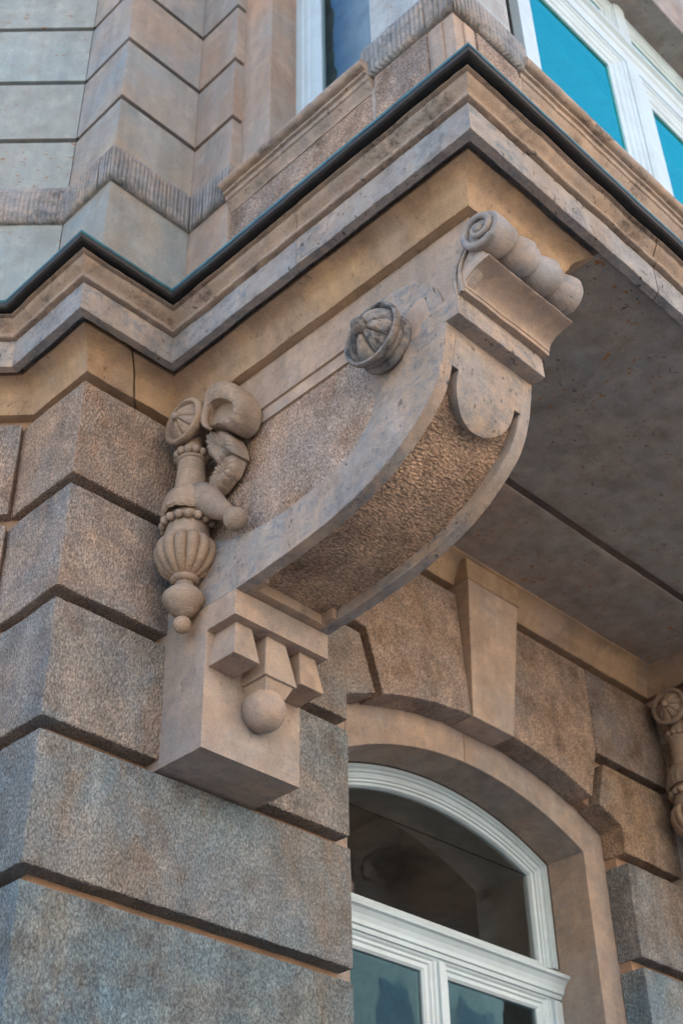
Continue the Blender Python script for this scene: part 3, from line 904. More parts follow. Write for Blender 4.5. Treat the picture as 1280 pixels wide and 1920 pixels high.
    RY, RZ = 1.815, 3.548
    pf_ = [(0.0005, prof[0][1])] + prof + [(0.0005, prof[-1][1])]
    V = []
    for th in np.linspace(0, 2 * math.pi, 44, endpoint=False):
        for r_, x_ in pf_:
            lean_ = 0.016 * math.sin(th - 0.5) * min(1, max(0, (x_ - ax0 - .03) / .09)) * min(1, max(0, (ax1 - x_) / .06))
            V.append((x_ + lean_, RY + r_ * math.cos(th), RZ + r_ * math.sin(th)))
    roll = obj('roll', wear(np.array(V), 0.001, 60, 0.002, 14), grid_faces(44, len(pf_), closed_u=True), M_ROLL, t, smooth=True, angle=rad(50))
    # volute coil on the visible end of the roll
    V = []; F = []
    ns, nt_ = 60, 8
    for i in range(ns):
        u = i / (ns - 1)
        a_ = -2.2 + u * 2 * math.pi * 1.6
        rr_ = 0.068 * (1 - u) ** 0.85 + 0.010
        tr_ = 0.0155 * (1 - 0.45 * u)
        cy, cz = RY + rr_ * math.cos(a_), RZ + rr_ * math.sin(a_)
        for k in range(nt_):
            b_ = 2 * math.pi * k / nt_
            V.append((ax0 - 0.002 - 0.010 * u + tr_ * math.cos(b_), cy + tr_ * math.sin(b_) * math.cos(a_), cz + tr_ * math.sin(b_) * math.sin(a_)))
    for i in range(ns - 1):
        for k in range(nt_):
            F.append((i * nt_ + k, i * nt_ + (k + 1) % nt_, (i + 1) * nt_ + (k + 1) % nt_, (i + 1) * nt_ + k))
    obj('coil', wear(np.array(V), 0.0008, 60, 0.0012, 14), F, M_ROLL, roll, smooth=True)
    ball('coil_eye', (ax0 - 0.008, RY, RZ), 0.022, M_ROLL, roll, n=14, sq=(0.7, 1, 1))
    # rosette boss on the visible side
    ry, rz = 2.255, 3.312
    rp = [(0.104, 0.0), (0.112, 0.006), (0.112, 0.020), (0.104, 0.028), (0.098, 0.034), (0.107, 0.042), (0.108, 0.052), (0.101, 0.060), (0.112, 0.066),
          (0.122, 0.074), (0.125, 0.088), (0.122, 0.097), (0.114, 0.099), (0.109, 0.094), (0.106, 0.080), (0.02, 0.080)]
    ros = lathe('rosette', rp, (XB0 + 0.002, ry, rz), (-1, 0, 0), M_ROSE, t, n=48, a=0.001, b=0.002)
    for k in range(8):
        th = 2 * math.pi * (k + .35) / 8
        cy, cz = ry + 0.058 * math.cos(th), rz + 0.058 * math.sin(th)
        # petal: a swollen wedge
        V = []; F = []
        nu, nv = 11, 11
        for i in range(nu):
            u = i / (nu - 1)
            rad_ = 0.016 + 0.090 * u
            for j in range(nv):
                v = j / (nv - 1) * 2 - 1
                wang = (math.pi / 8) * 0.98
                hgt = 0.076 + 0.056 * math.cos(u * 1.52) ** 0.8 + (0.022 * math.sin(math.pi * (0.12 + 0.8 * u)) + .003) * ((max(0, 1 - abs(v) ** 2.4)) ** 0.5 - 0.45)
                a2 = th + v * wang
                V.append((XB0 + .002 - hgt, ry + rad_ * math.cos(a2), rz + rad_ * math.sin(a2)))
        obj('petal', wear(np.array(V), 0.0008, 60, 0.001, 20), grid_faces(nu, nv), M_ROSE, ros, smooth=True, recalc=False)
    ball('knob', (XB0 + .002 - 0.146, ry, rz), 0.031, M_ROSE, ros, n=18, sq=(1.1, 1, 1))
    # three drops and the ball under the tablet
    def drop(x0t, x1t, x0b, x1b, yt, yb, zb):
        V = [(x0t, yt, 2.584), (x1t, yt, 2.584), (x1t, 3.18, 2.584), (x0t, 3.18, 2.584), (x0b, yb, zb), (x1b, yb, zb), (x1b, 3.18, zb), (x0b, 3.18, zb)]
        F = [(0, 1, 5, 4), (1, 2, 6, 5), (2, 3, 7, 6), (3, 0, 4, 7), (4, 5, 6, 7), (3, 2, 1, 0)]
        o = obj('drop', V, F, M_SMOOTH, t, tint=(0.98, 0.98, 0.97))
        bv = o.modifiers.new('bevel', 'BEVEL'); bv.width = 0.004; bv.segments = 2
        return o
    drop(2.594, 2.668, 2.570, 2.690, 3.058, 3.036, 2.440)
    d2 = drop(2.734, 2.826, 2.722, 2.876, 3.056, 3.046, 2.421)
    drop(2.892, 2.973, 2.880, 2.996, 3.056, 3.036, 2.440)
    V = [(2.735, 3.056, 2.4215), (2.863, 3.056, 2.4215), (2.863, 3.18, 2.4215), (2.735, 3.18, 2.4215), (2.752, 3.078, 2.376), (2.846, 3.078, 2.376), (2.846, 3.18, 2.376), (2.752, 3.18, 2.376)]
    obj('drop_foot', V, [(0, 1, 5, 4), (1, 2, 6, 5), (2, 3, 7, 6), (3, 0, 4, 7), (4, 5, 6, 7), (3, 2, 1, 0)], M_SMOOTH, d2)
    ball('ball', (2.790, 3.125, 2.331), 0.078, M_SMOOTH, t, n=40)
    return t
br = make_bracket()

# ------------------------------------------------------------------ pendant ornament in the angle beside each bracket
LEAF_U = [(3.1565, 3.4744), (3.1517, 3.5702), (3.1331, 3.6533), (3.102, 3.6679), (3.0563, 3.6483), (3.0005, 3.5984), (2.9489, 3.5172), (2.9208, 3.45), (2.9216, 3.3946), (2.947, 3.3581), (2.9949, 3.3552), (3.0424, 3.3919), (3.1151, 3.4187)]
LEAF_UH = [(3.1147, 3.4615), (3.093, 3.5185), (3.0491, 3.5147), (3.0006, 3.4724), (2.9784, 3.4338), (2.9913, 3.4047), (3.0434, 3.4098), (3.0907, 3.4276)]
LEAF_L = [(3.1546, 3.3748), (3.1549, 3.4285), (3.1142, 3.4301), (3.0631, 3.4035), (3.0177, 3.3513), (2.9905, 3.285), (2.9855, 3.2408), (3.0258, 3.2703), (3.0615, 3.2609), (3.0883, 3.2511), (3.1121, 3.2913), (3.1386, 3.3203)]
LEAF_T = [(3.0375, 3.2809), (3.0006, 3.2637), (2.9992, 3.2321), (3.0182, 3.1925), (3.056, 3.1717), (3.0911, 3.1542), (3.1208, 3.1461), (3.1463, 3.1658), (3.1526, 3.2152), (3.1329, 3.2448), (3.11, 3.2726), (3.0799, 3.2805)]
def make_pendant():
    AX, AY = 2.500, 3.240
    t = thing('pendant_ornament', 'carved turned pendant with beads and fluted bowl on the near bracket, at left', 'ornament', (AX, AY, 2.58), 'carved pendants beside the brackets')
    up = (0, 0, 1)
    ball('ball', (AX, AY, 2.612), 0.033, M_CARVE, t, n=22)
    lathe('knob', [(0.012, 2.640), (0.026, 2.646), (0.050, 2.668), (0.068, 2.692), (0.078, 2.712), (0.076, 2.726), (0.062, 2.744), (0.046, 2.758), (0.036, 2.768), (0.034, 2.790)],
          (AX, AY, 0), up, M_CARVE, t, n=36)
    lathe('neck_ring', [(0.036, 2.782), (0.050, 2.788), (0.053, 2.797), (0.050, 2.805), (0.040, 2.808)], (AX, AY, 0), up, M_CARVE, t, n=36)
    NB = 14
    def gad(th, k, r, tt):
        return 0.86 + 0.16 * abs(math.sin(th * NB / 2)) ** 0.6 if r > 0.05 else 1.0
    bowl = [(0.044, 2.806), (0.072, 2.822), (0.098, 2.852), (0.112, 2.885), (0.116, 2.910), (0.112, 2.935), (0.100, 2.955), (0.088, 2.966)]
    bp_ = catmull(bowl, 4)
    lathe('fluted_bowl', [tuple(p) for p in bp_], (AX, AY, 0), up, M_CARVE, t, n=NB * 10, mod=gad, tint=(0.96, 0.95, 0.93))
    lathe('drum', [(0.080, 2.955), (0.088, 2.962), (0.089, 2.972), (0.084, 3.000), (0.080, 3.020), (0.078, 3.075)], (AX, AY, 0), up, M_CARVE, t, n=40)
    for k in range(16):
        th = 2 * math.pi * (k + .3) / 16
        if math.cos(th) > 0.62: continue
        ball('bead', (AX + 0.092 * math.cos(th), AY + 0.092 * math.sin(th), 3.036), 0.0172, M_CARVE, t, n=14)
    # wrapped collar with a flaring, wavy lower edge
    def wavy(th, k, r, tt):
        return 1 + (0.07 * math.sin(4 * th + .6) + 0.030 * math.sin(19 * th)) * max(0, 1 - (tt - 3.07) / 0.10)
    lathe('collar', [(0.074, 3.095), (0.096, 3.070), (0.106, 3.078), (0.105, 3.105), (0.100, 3.135), (0.090, 3.165), (0.076, 3.184), (0.058, 3.190)], (AX, AY, 0), up, M_CARVE, t, n=90, mod=wavy)
    # arm of the collar reaching along the bracket to a ball
    V = []; F = []
    cs = [(3.21, 3.150, 0.080, 0.070), (3.15, 3.115, 0.066, 0.062), (3.09, 3.055, 0.048, 0.048), (3.04, 3.005, 0.034, 0.038), (2.995, 2.962, 0.025, 0.030)]
    for (yy, zz, hy, hx) in cs:
        for k in range(12):
            a_ = 2 * math.pi * k / 12
            V.append((AX + 0.012 + hx * math.cos(a_), yy + hy * 0.66 * math.sin(a_), zz - hy * 0.75 * math.sin(a_)))
    n = len(cs)
    F = []
    for i in range(n - 1):
        for k in range(12):
            F.append((i * 12 + k, i * 12 + (k + 1) % 12, (i + 1) * 12 + (k + 1) % 12, (i + 1) * 12 + k))
    F.append(tuple(range(12))[::-1]); F.append(tuple(range((n - 1) * 12, n * 12)))
    arm = obj('arm', wear(np.array(V), 0.0008, 60, 0.001, 20), F, M_CARVE, t, smooth=True)
    ball('arm_ball', (2.512, 2.985, 2.945), 0.044, M_CARVE, arm, n=24)
    lathe('shaft', [(0.062, 3.165), (0.060, 3.20), (0.056, 3.28), (0.053, 3.338), (0.060, 3.342), (0.062, 3.348), (0.058, 3.354), (0.040, 3.358), (0.038, 3.40), (0.039, 3.46), (0.042, 3.56)],
          (AX, AY, 0), up, M_CARVE, t, n=36)
    for k in range(12):
        th = 2 * math.pi * (k + .15) / 12
        if math.cos(th) > 0.7: continue
        ball('bead', (AX + 0.056 * math.cos(th), AY + 0.056 * math.sin(th), 3.372), 0.0185, M_CARVE, t, n=14, sq=(1, 1, 0.95))
    # boss facing outwards
    by, bz, bx = 3.232, 3.517, XB0
    bo = lathe('boss', [(0.060, 0.0), (0.062, 0.040), (0.070, 0.062), (0.090, 0.088), (0.100, 0.100), (0.102, 0.124), (0.097, 0.130), (0.086, 0.130), (0.082, 0.122), (0.078, 0.112), (0.02, 0.114)],
               (bx, by, bz), (-1, 0, 0), M_CARVE, t, n=44)
    for k in range(9):
        th = 2 * math.pi * (k + .2) / 9
        V = []
        nu, nv = 9, 9
        for i in range(nu):
            u = i / (nu - 1)
            rr_ = 0.012 + 0.069 * u
            for j in range(nv):
                v = j / (nv - 1) * 2 - 1
                hh = 0.112 + 0.042 * math.cos(u * 1.5) + 0.010 * (max(0, 1 - abs(v) ** 3)) ** 0.5 - 0.010
                a2 = th + v * math.pi / 9 * 0.97
                V.append((bx - hh, by + rr_ * math.cos(a2), bz + rr_ * math.sin(a2)))
        obj('petal', np.array(V), grid_faces(nu, nv), M_CARVE, bo, smooth=True, recalc=False)
    ball('knob', (bx - 0.160, by, bz), 0.017, M_CARVE, bo, n=14)
    # ribbons curling on the bracket side
    def ribbon(name, pts, thick, x0, x1, taper=None):
        c_ = catmull(pts, 7)
        n = len(c_)
        e = np.gradient(c_, axis=0); e /= np.linalg.norm(e, axis=1, keepdims=True)
        nr_ = np.stack([-e[:, 1], e[:, 0]], 1)
        V = []; nx = 9
        for i in range(n):
            u = i / (n - 1)
            th_ = thick * (0.55 + 0.45 * math.sin(math.pi * min(1, u * 1.15 + 0.05)))
            for sgn in (1, -1):
                for k in range(nx):
                    s_ = k / (nx - 1)
                    fl = 0.0016 * math.sin(s_ * 26) if sgn == 1 else 0
                    xo = x0 + (x1 - x0) * s_
                    if taper: xo = x1 + (xo - x1) * taper(u)
                    p = c_[i] + nr_[i] * (sgn * th_ / 2 + fl)
                    V.append((xo, p[0], p[1]))
        F = []
        for i in range(n - 1):
            a0, a1 = i * 2 * nx, (i + 1) * 2 * nx
            for k in range(nx - 1):
                F.append((a0 + k, a0 + k + 1, a1 + k + 1, a1 + k))
                F.append((a0 + nx + k + 1, a0 + nx + k, a1 + nx + k, a1 + nx + k + 1))
            F.append((a0, a1, a1 + nx, a0 + nx)); F.append((a0 + nx - 1, a0 + 2 * nx - 1, a1 + 2 * nx - 1, a1 + nx - 1))
        for i in (0, n - 1):
            a0 = i * 2 * nx
            F.append(tuple(range(a0, a0 + nx)) + tuple(range(a0 + 2 * nx - 1, a0 + nx - 1, -1)))
        return obj(name, wear(np.array(V), 0.0008, 60, 0.001, 16), F, M_CARVE, t, smooth=True, angle=rad(60))
    def leaf(name, outer, inner, x0, x1, tilt):
        """carved leaf: closed outline, optional hollow, rounded rim, grooved back"""
        O = resample([tuple(p) for p in catmull(outer + [outer[0]], 5)[:-1]], 0.006)
        n = len(O)
        if inner is not None:
            Ic = catmull(inner + [inner[0]], 8)[:-1]
            # match the inner loop to the outer one by angle about its centre
            c = Ic.mean(0)
            ai = np.arctan2(Ic[:, 1] - c[1], Ic[:, 0] - c[0]); k = np.argsort(ai)
            ao = np.arctan2(O[:, 1] - c[1], O[:, 0] - c[0])
            rr_ = np.interp(ao, ai[k], np.linalg.norm(Ic - c, axis=1)[k], period=2 * math.pi)
            I = c + np.stack([np.cos(ao), np.sin(ao)], 1) * (rr_[:, None] * 1.32)
        else:
            c = O.mean(0)
            I = c + (O - c) * 0.05
        V = []
        rows = [(0.0, x1), (0.0, x0 + 0.030), (0.05, x0 + 0.014), (0.15, x0 + 0.005), (0.32, x0), (0.50, x0 + 0.003), (0.75, x0 + 0.009), (1.0, x0 + 0.010)]
        if inner is not None:
            rows = [(0.0, x1), (0.0, x0 + 0.050), (0.10, x0 + 0.026), (0.30, x0 + 0.009), (0.60, x0 + 0.001), (0.85, x0 + 0.001), (1.0, x0 + 0.008), (0.99, x0 + 0.030), (1.02, x0 + 0.048), (1.35, x0 + 0.050)]
        for f, x in rows:
            L_ = O * (1 - f) + I * f
            g_ = 0.0034 * np.sin(np.arange(n) * 0.85 + 4 * f) * (1 if f < 0.8 else 0.2)
            xx = x + tilt * (L_[:, 1] - O[:, 1].mean()) * (1 if x < x1 else 0) + g_ * (1 if x < x1 else 0)
            V.append(np.stack([np.minimum(xx, x1), L_[:, 0], L_[:, 1]], 1))
        F = []
        for k in range(len(rows) - 1):
            for i in range(n):
                j = (i + 1) % n
                F.append((k * n + i, k * n + j, (k + 1) * n + j, (k + 1) * n + i))
        F.append(tuple(range((len(rows) - 1) * n, len(rows) * n)))
        return obj(name, wear(np.concatenate(V), 0.0010, 60, 0.0015, 16), F, M_CARVE, t, smooth=True, angle=rad(60))
    leaf('rolled_leaf', LEAF_U, LEAF_UH, 2.452, 2.566, 0.0)
    sp_ = catmull([(3.0914, 3.6333), (3.1147, 3.5983), (3.1235, 3.5375), (3.1326, 3.4831), (3.1165, 3.4297), (3.0703, 3.3848)], 6)
    V = []
    for i, p in enumerate(sp_):
        u = i / (len(sp_) - 1)
        rr_ = 0.013 * (0.55 + 0.9 * u * (1.3 - u))
        for k in range(10):
            b_ = 2 * math.pi * k / 10
            V.append((2.466 + 1.6 * rr_ * math.cos(b_), p[0] + rr_ * math.sin(b_), p[1] + 0.3 * rr_ * math.sin(b_)))
    F = [(i * 10 + k, i * 10 + (k + 1) % 10, (i + 1) * 10 + (k + 1) % 10, (i + 1) * 10 + k) for i in range(len(sp_) - 1) for k in range(10)]
    obj('leaf_stem', wear(np.array(V), 0.0008, 60, 0.001, 20), F, M_CARVE, t, smooth=True)
    leaf('hanging_leaf', LEAF_L, None, 2.488, 2.566, -0.06)
    leaf('leaf_tip', LEAF_T, None, 2.508, 2.566, 0.04)
    return t
pend = make_pendant()

# the same pair carries the far end of the balcony
DX = (5.844 - XB0, 0, 0)
copy_tree(br, DX, label='second scrolled stone bracket at the far right edge, mostly cut off')
copy_tree(pend, DX, label='second carved pendant with beads at the far right edge beside the wall')

# ------------------------------------------------------------------ arched window
win = thing('arched_window', 'white arched window with moulded transom and two casements under the balcony', 'window', (CX, 3.757, 0.8))
def sweep_xz(name, path, prof, mat, parent, closed=False):
    """profile (inset to the right of travel, y) along a path in the wall plane"""
    P = np.array(path, float)
    if closed:
        loops = [inset_loop(P, d) for d, _ in prof]
    else:
        loops = [offset_path(P, -d) for d, _ in prof]
    n = len(P); m = len(prof)
    V = []
    for i in range(n):
        for k in range(m):
            V.append((loops[k][i][0], prof[k][1], loops[k][i][1]))
    F = []
    for i in range(n if closed else n - 1):
        j = (i + 1) % n
        for k in range(m - 1):
            F.append((i * m + k, j * m + k, j * m + k + 1, i * m + k + 1))
    return obj(name, V, F, mat, parent, smooth=True, angle=rad(28))
ZT = 2.165
apath = [(IX0, ZT - .02), (IX0, zsl)] + arc_pts(IX0, IX1, CR2, RR2, 40)[1:-1] + [(IX1, zsp), (IX1, ZT - .02)]
fprof = [(0.0, 3.80), (0.0, 3.752), (0.022, 3.750), (0.026, 3.760), (0.031, 3.760), (0.034, 3.752), (0.042, 3.752), (0.044, 3.770)]
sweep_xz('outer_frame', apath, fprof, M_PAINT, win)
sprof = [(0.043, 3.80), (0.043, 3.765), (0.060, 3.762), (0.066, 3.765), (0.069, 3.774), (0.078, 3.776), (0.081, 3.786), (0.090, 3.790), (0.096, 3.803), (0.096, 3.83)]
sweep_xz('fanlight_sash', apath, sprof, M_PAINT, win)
ap2 = [tuple(p) for p in offset_path(np.array(apath), -0.090)]
V = [(x, 3.812, z) for x, z in ap2]
obj('pane', V, [tuple(range(len(V)))[::-1]], M_FANGLASS, win, recalc=False)
sweep_xz('sealant_bead', apath, [(-0.004, 3.762), (-0.004, 3.748), (0.004, 3.746), (0.008, 3.754)], M_SEAL, win)
# transom: run of mouldings with a drip cap
tprof = [(3.83, 2.172), (3.790, 2.172), (3.782, 2.150), (3.770, 2.146), (3.766, 2.118), (3.752, 2.112), (3.700, 2.104), (3.694, 2.096), (3.698, 2.086), (3.712, 2.080),
         (3.728, 2.062), (3.738, 2.042), (3.742, 2.026), (3.752, 2.022), (3.757, 2.006), (3.768, 2.004), (3.772, 1.996), (3.83, 1.996)]
xs = [IX0, IX1]
V = [(x, y_, z_) for x in xs for (y_, z_) in tprof]
m_ = len(tprof)
F = grid_faces(2, m_); F.append(tuple(range(m_))[::-1]); F.append(tuple(range(m_, 2 * m_)))
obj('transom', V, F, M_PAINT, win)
# side stiles of the frame below, mullion, casements
def rect_sash(name, x0, x1, z0, z1, y0, mat, parent, w=0.062, pane=M_GLASS, prof=None):
    path = [(x0, z0), (x0, z1), (x1, z1), (x1, z0)]
    prof = prof or [(0, y0 + .045), (0, y0), (w * .42, y0 - .002), (w * .50, y0 + .006), (w * .62, y0 + .009), (w * .70, y0 + .018), (w * .88, y0 + .022), (w, y0 + .032), (w, y0 + .06)]
    s_ = sweep_xz(name, path, prof, mat, parent, closed=True)
    V = [(x0 + w * .9, y0 + .042, z0 + w * .9), (x1 - w * .9, y0 + .042, z0 + w * .9), (x1 - w * .9, y0 + .042, z1 - w * .9), (x0 + w * .9, y0 + .042, z1 - w * .9)]
    obj('pane', V, [(0, 1, 2, 3)], pane, s_, recalc=False)
    return s_
ZB = 0.45
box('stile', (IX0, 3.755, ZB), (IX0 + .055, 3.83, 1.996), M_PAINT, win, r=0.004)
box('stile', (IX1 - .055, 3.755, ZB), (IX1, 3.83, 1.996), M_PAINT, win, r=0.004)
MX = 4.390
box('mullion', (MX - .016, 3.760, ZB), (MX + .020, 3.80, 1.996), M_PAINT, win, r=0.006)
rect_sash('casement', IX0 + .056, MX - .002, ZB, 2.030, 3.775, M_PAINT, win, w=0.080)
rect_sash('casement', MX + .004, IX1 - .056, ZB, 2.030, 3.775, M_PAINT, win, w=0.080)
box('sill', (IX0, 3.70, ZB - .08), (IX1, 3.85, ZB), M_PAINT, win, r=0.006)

# ------------------------------------------------------------------ upper wall above the cornice
upw = thing('upper_wall', 'upper stone wall of grooved ashlar courses with a reeded band, at top left', 'wall', (2.11, 3.447, 4.05))
XU, YU, XI, YI = 2.110, 3.447, 2.559, 3.170
UZ = [5.504 + 0.465 * k for k in range(0, 6)]
ub = [4.04, 5.125] + UZ[:-1]
ut = [4.90] + UZ
GR = 0.033
ucx = 2.4
for i in range(len(ub)):
    zb, zt = ub[i], ut[i] - (GR if i >= 1 else 0)
    cool = 0.05 * min(i, 3)
    tl = (0.84, 0.91, 0.90 + cool * .4)
    # return of the pier: left face and front face are one stone
    poly = [(XU, 3.80), (XU, YU), (2.556, YU), (2.556, 3.80)]
    prism('stone_block', poly, 'z', zb, zt, M_UP, upw, r=0.003, rag=0.0005, step=0.05, tint=tl, seed=60 + i)
    qp = [(XI, YU + .05), (XI, YI), (2.647, YI), (2.647, YU + .05)]
    prism('quoin_stone', qp, 'z', zb, zt, M_UP, upw, r=0.003, rag=0.0005, step=0.05, tint=(1.0, 0.90, 0.82), seed=80 + i)
    prism('stone_block', cham_poly(XU, 3.80, 0.0, 0.3, 0.004, 2.2), 'z', zb, zt, M_CHAM, cham, r=0.003, rag=0.0005, step=0.05, tint=(0.80, 0.87, 0.85), seed=100 + i)
prism('joint_core', [(XU + .045, 3.85), (XU + .045, YU + .045), (XI + .045, YU + .045), (XI + .045, YI + .045), (2.612, YI + .045), (2.62, 3.85)], 'z', 4.03, 8.0, M_SOOT, upw, r=0.001, rag=0, step=0.5)
prism('joint_core', cham_poly(XU, 3.80, 0.045, 0.35, -0.03, 2.3), 'z', 4.03, 8.0, M_SOOT, cham, r=0.001, rag=0, step=0.5)

def reeds(name, path, parent, z0=4.872, z1=5.130, out=0.030, pitch=0.0225, legs=None, tint=None):
    """band of vertical reeds with an undercut foot and a weathered sloping head"""
    zs = [(z0, -0.06, 0), (z0, 0.6, 1), (z0 + .012, 1.0, 1), (z0 + .06, 1.0, 1), (z0 + .13, 1.0, 1), (z1 - .075, 1.0, 1), (z1 - .05, 0.85, .8), (z1 - .02, 0.40, .3), (z1, 0.02, 0)]
    for k in range(len(path) - 1):
        if legs is not None and k not in legs: continue
        a = np.array(path[k], float); b = np.array(path[k + 1], float)
        oa = {}; 
        L_ = np.linalg.norm(b - a)
        n = max(4, int(round(L_ / pitch)) * 6)
        o1 = offset_path(path, -1.0)      # unit mitre vectors
        va = o1[k] - a; vb = o1[k + 1] - b
        V = []
        for i in range(n + 1):
            t_ = i / n
            reed = abs(math.sin(math.pi * t_ * round(L_ / pitch)))
            base = a * (1 - t_) + b * t_
            vec = va * (1 - t_) + vb * t_
            for (z, f, fl) in zs:
                ri = int(t_ * round(L_ / pitch)); hv = abs(math.sin(ri * 12.9898 + k * 78.233) * 43758.5453) % 1.0
                d = out * f - (0.006 + 0.004 * hv) * fl * (1 - reed ** 0.7) - 0.006 * fl * (hv > 0.82) * (z < z0 + .08)
                p = base + vec * d
                V.append((p[0], p[1], z))
        V = wear(np.array(V), 0.0012, 60, 0.002, 12)
        m = len(zs)
        F = grid_faces(n + 1, m)
        obj(name, V, F, M_REED, parent, smooth=True, tint=tint, angle=rad(50))
reeds('reeded_band', [(XU, 3.80), (XU, YU), (XI, YU), (XI, YI), (2.66, YI)], upw)
eC = np.array((-1, 1)) / math.sqrt(2)
pC = np.array((XU, 3.80))
reeds('reeded_band', [tuple(pC + eC * 2.0), (XU, 3.80), (XU, YU)], cham, legs=[0], tint=(1.05, 1.05, 1.05))

# unseen building mass above and behind, added to keep the sun off the front
prism('sun_block_upper', [(2.2, 3.95), (0.2, 5.95), (0.2, 18), (34, 18), (34, 3.6), (2.75, 3.6)], 'z', 8.0, 13.5, M_UP, upw, r=0.01, rag=0, step=1.0)
prism('sun_block_rear', [(2.3, 4.6), (0.75, 6.15), (0.75, 17.5), (33, 17.5), (33, 8.6), (2.3, 8.6)], 'z', GROUND, 7.99, M_UP, upw, r=0.01, rag=0, step=1.0)
box('sun_block_side', (6.57, 3.48, GROUND), (33, 4.2, 7.98), M_UP, upw, r=0.01, step=1.0)
# ------------------------------------------------------------------ bay: parapet, sills, corner pier, lintel
par = thing('bay_parapet', 'low pecked stone parapet with moulded sill under the bay windows above the cornice', 'parapet', (2.6, 2.7, 4.05))
rough_box('parapet_stone', (2.577, 2.26, 4.04), (2.80, 3.20, 4.83), M_ROUGHW, par, res=0.03, r=0.004, amp=0.001, amp2=0.002, tint=(0.98, 0.97, 0.96))
rough_box('parapet_stone', (2.97, 1.86, 4.04), (6.0, 2.05, 4.85), M_ROUGHW, par, res=0.05, r=0.004, amp=0.001, amp2=0.002)
sill = [(0.25, 4.990), (0.02, 4.962), (-0.040, 4.952)]
for i in range(9):
    a_ = math.pi / 2 + i / 8 * math.pi * 1.05
    sill.append((-0.042 + 0.026 * math.cos(a_), 4.926 + 0.026 * math.sin(a_)))
sill += [(-0.030, 4.897), (-0.036, 4.892), (-0.036, 4.878), (-0.022, 4.874), (-0.020, 4.850), (-0.012, 4.846), (-0.006, 4.832), (0.004, 4.818), (0.012, 4.806), (0.014, 4.792), (0.05, 4.790)]
moulding('sill_moulding', [(2.559, 3.168), (2.559, 2.275)], sill, M_CORN, par, step=0.02, a=0.0016, b=0.0025, tint=(0.92, 0.93, 0.95))
moulding('sill_moulding', [(2.985, 1.845), (6.0, 1.845)], sill, M_CORN, par, step=0.03, a=0.0012, b=0.002)
box('jamb_stone', (2.622, 2.975, 4.95), (2.95, 3.30, 8.0), M_UP, par, r=0.004, tint=(1.12, 0.95, 0.82), step=0.1)
box('jamb_stone', (2.600, 2.16, 4.95), (2.95, 2.30, 8.0), M_UP, par, r=0.004, step=0.1)

bp = thing('bay_corner_pier', 'square corner pier of the bay with a reeded band, above the cornice corner', 'pier', (2.78, 2.06, 4.05))
PX0, PX1, PY0, PY1 = 2.572, 2.990, 1.836, 2.285
prism('plinth', [(PX0, PY1), (PX0, PY0), (PX1, PY0), (PX1, PY1)], 'z', 4.04, 4.92, M_SMOOTH, bp, r=0.004, rag=0.001, step=0.04, tint=(0.95, 0.97, 1.0))
rough_box('pecked_panel', (PX0 - .010, PY0 + .135, 4.05), (PX0 + .02, PY1 - .025, 4.866), M_ROUGHW, bp, res=0.02, r=0.004, amp=0.001, amp2=0.001)
rough_box('pecked_panel', (PX0 + .135, PY0 - .010, 4.05), (PX1 - .025, PY0 + .02, 4.866), M_ROUGHW, bp, res=0.02, r=0.004, amp=0.001, amp2=0.001, tint=(.95, .98, 1.02))
for k, (u0, u1) in enumerate(((0.055, 0.115),)):
    box('corner_strip', (PX0 - .012, PY0 + u0, 4.05), (PX0 + .02, PY0 + u1, 4.85), M_SMOOTH, bp, r=0.005, rag=0.001)
    box('corner_strip', (PX0 + u0, PY0 - .012, 4.05), (PX0 + u1, PY0 + .02, 4.85), M_SMOOTH, bp, r=0.005, rag=0.001)
prism('shaft', [(PX0 + .006, PY1 - .006), (PX0 + .006, PY0 + .006), (PX1 - .006, PY0 + .006), (PX1 - .006, PY1 - .006)], 'z', 4.91, 8.0, M_CHAM, bp, r=0.006, rag=0.0006, step=0.06, tint=(1.05, 1.08, 1.10))
reeds('reeded_band', [(2.70, PY1), (PX0, PY1), (PX0, PY0), (PX1, PY0), (PX1, PY0 + .15)], bp, out=0.034)
box('pilaster_foot', (PX1 + .002, 1.872, 4.80), (PX1 + .085, 2.02, 5.17), M_SMOOTH, bp, r=0.004, rag=0.001, tint=(0.95, 0.97, 1.0))

lin = thing('bay_lintel', 'stone lintel over the tall front window of the bay, at top right', 'lintel', (4.4, 1.95, 7.2))
box('lintel_stone', (2.95, 1.845, 7.20), (6.2, 2.30, 8.0), M_SOFF, lin, r=0.006, step=0.2)
box('lintel_stone', (2.572, 2.25, 7.20), (2.95, 3.47, 8.0), M_SOFF, lin, r=0.006, step=0.2)

# bay interior
V = [(2.96, 2.32, 4.07), (6.3, 2.32, 4.07), (6.3, 5.2, 4.07), (2.96, 5.2, 4.07), (2.96, 2.32, 7.9), (6.3, 2.32, 7.9), (6.3, 5.2, 7.9), (2.96, 5.2, 7.9)]
obj('room', V, [(3, 2, 6, 7), (0, 1, 2, 3), (4, 5, 6, 7), (1, 2, 6, 5)], M_ROOM, lin)

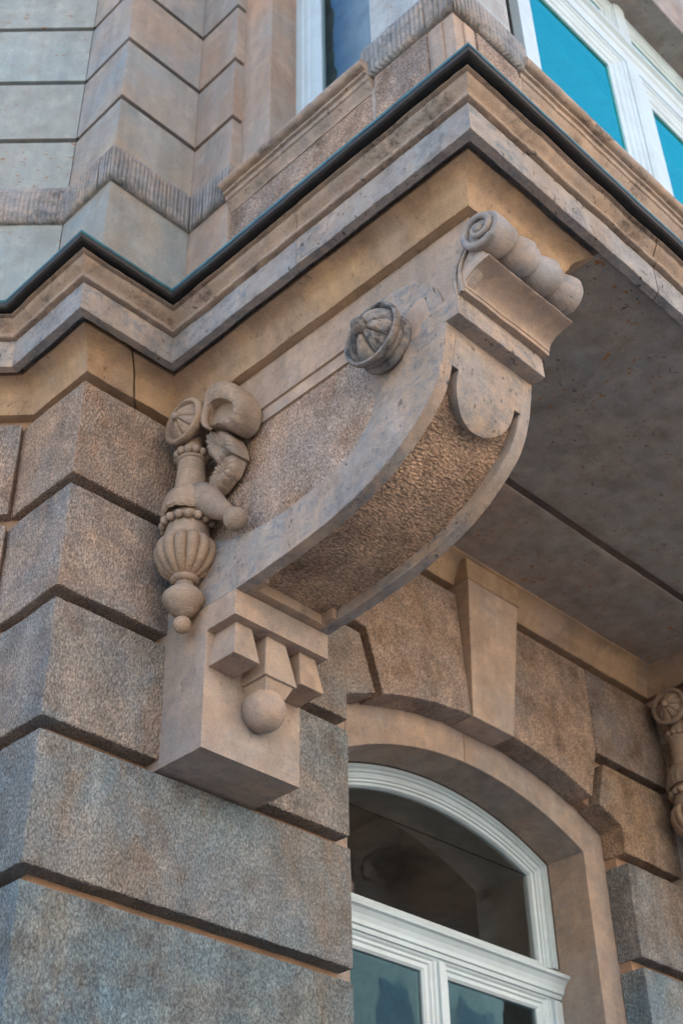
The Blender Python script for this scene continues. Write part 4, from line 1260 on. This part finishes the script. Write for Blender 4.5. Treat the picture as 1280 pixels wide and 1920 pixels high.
# windows of the bay
fw = thing('front_bay_window', 'tall white-framed window with teal sky-reflecting glass on the front of the bay', 'window', (4.4, 2.03, 4.97))
Yf = 2.030
FX0, FX1 = 3.40, 5.46
MUL0, MUL1 = 4.385, 4.585
TZ0, TZ1 = 6.63, 6.86
gprof = lambda y0, w: [(0, y0 + .05), (0, y0), (w * .30, y0 - .002), (w * .34, y0 + .006), (w * .52, y0 + .006), (w * .58, y0 + .014), (w * .76, y0 + .016), (w * .82, y0 + .026), (w, y0 + .030), (w, y0 + .06)]
def light(x0, x1, z0, z1, w, name='casement'):
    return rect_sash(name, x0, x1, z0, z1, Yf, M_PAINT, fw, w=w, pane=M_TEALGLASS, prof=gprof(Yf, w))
light(FX0, MUL0 + .06, 4.97, TZ0 + .02, 0.165)
light(MUL1 - .06, FX1, 4.97, TZ0 + .02, 0.165)
light(FX0, MUL0 + .06, TZ1 - .02, 7.20, 0.11, 'toplight')
light(MUL1 - .06, FX1, TZ1 - .02, 7.20, 0.11, 'toplight')
tp = [(Yf + .05, TZ1), (Yf - .012, TZ1), (Yf - .020, TZ1 - .03), (Yf - .040, TZ1 - .05), (Yf - .042, TZ1 - .085), (Yf - .022, TZ1 - .10), (Yf - .018, TZ1 - .14), (Yf - .008, TZ1 - .15), (Yf - .006, TZ0), (Yf + .05, TZ0)]
V = [(x, y_, z_) for x in (FX0, FX1) for (y_, z_) in tp]
F = grid_faces(2, len(tp)); F.append(tuple(range(len(tp)))[::-1]); F.append(tuple(range(len(tp), 2 * len(tp))))
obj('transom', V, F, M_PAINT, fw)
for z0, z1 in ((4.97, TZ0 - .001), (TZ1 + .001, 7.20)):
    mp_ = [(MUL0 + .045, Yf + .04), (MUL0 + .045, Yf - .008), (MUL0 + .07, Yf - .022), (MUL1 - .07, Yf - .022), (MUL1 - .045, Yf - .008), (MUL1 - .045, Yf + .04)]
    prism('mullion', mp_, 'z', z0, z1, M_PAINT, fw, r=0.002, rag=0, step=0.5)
box('blind', (FX0 + .17, Yf + .12, 6.36), (FX1 - .17, Yf + .13, 6.62), M_ROOM, fw, r=0.001, step=0.5)
box('curtain_wall', (FX0 - .3, Yf + .9, 4.3), (FX1 + .6, Yf + .92, 7.2), M_PLASTER, fw, r=0.001, step=0.6)

sw = thing('side_bay_window', 'narrow white-framed window on the left side of the bay, above the sill', 'window', (2.80, 2.6, 4.97))
Xs = 2.792
box('dark_partition', (3.05, 2.30, 4.3), (3.06, 3.6, 7.3), M_ROOM, sw, r=0.001, step=0.6)  # added dark panel, stops the sky showing through the side pane
def sweep_yz(name, y0, y1, z0, z1, x0, w, parent):
    prof = gprof(x0, w)
    P = np.array([(y0, z0), (y0, z1), (y1, z1), (y1, z0)], float)
    loops = [inset_loop(P, d) for d, _ in prof]
    m = len(prof); V = []
    for i in range(4):
        for k in range(m):
            V.append((prof[k][1], loops[k][i][0], loops[k][i][1]))
    F = []
    for i in range(4):
        j = (i + 1) % 4
        for k in range(m - 1):
            F.append((i * m + k, j * m + k, j * m + k + 1, i * m + k + 1))
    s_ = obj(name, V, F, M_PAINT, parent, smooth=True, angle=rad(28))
    obj('pane', [(x0 + .042, y0 + w * .9, z0 + w * .9), (x0 + .042, y1 - w * .9, z0 + w * .9), (x0 + .042, y1 - w * .9, z1 - w * .9), (x0 + .042, y0 + w * .9, z1 - w * .9)], [(3, 2, 1, 0)], M_GLASS, s_, recalc=False)
sweep_yz('casement', 2.28, 2.976, 4.97, 7.20, Xs, 0.150, sw)
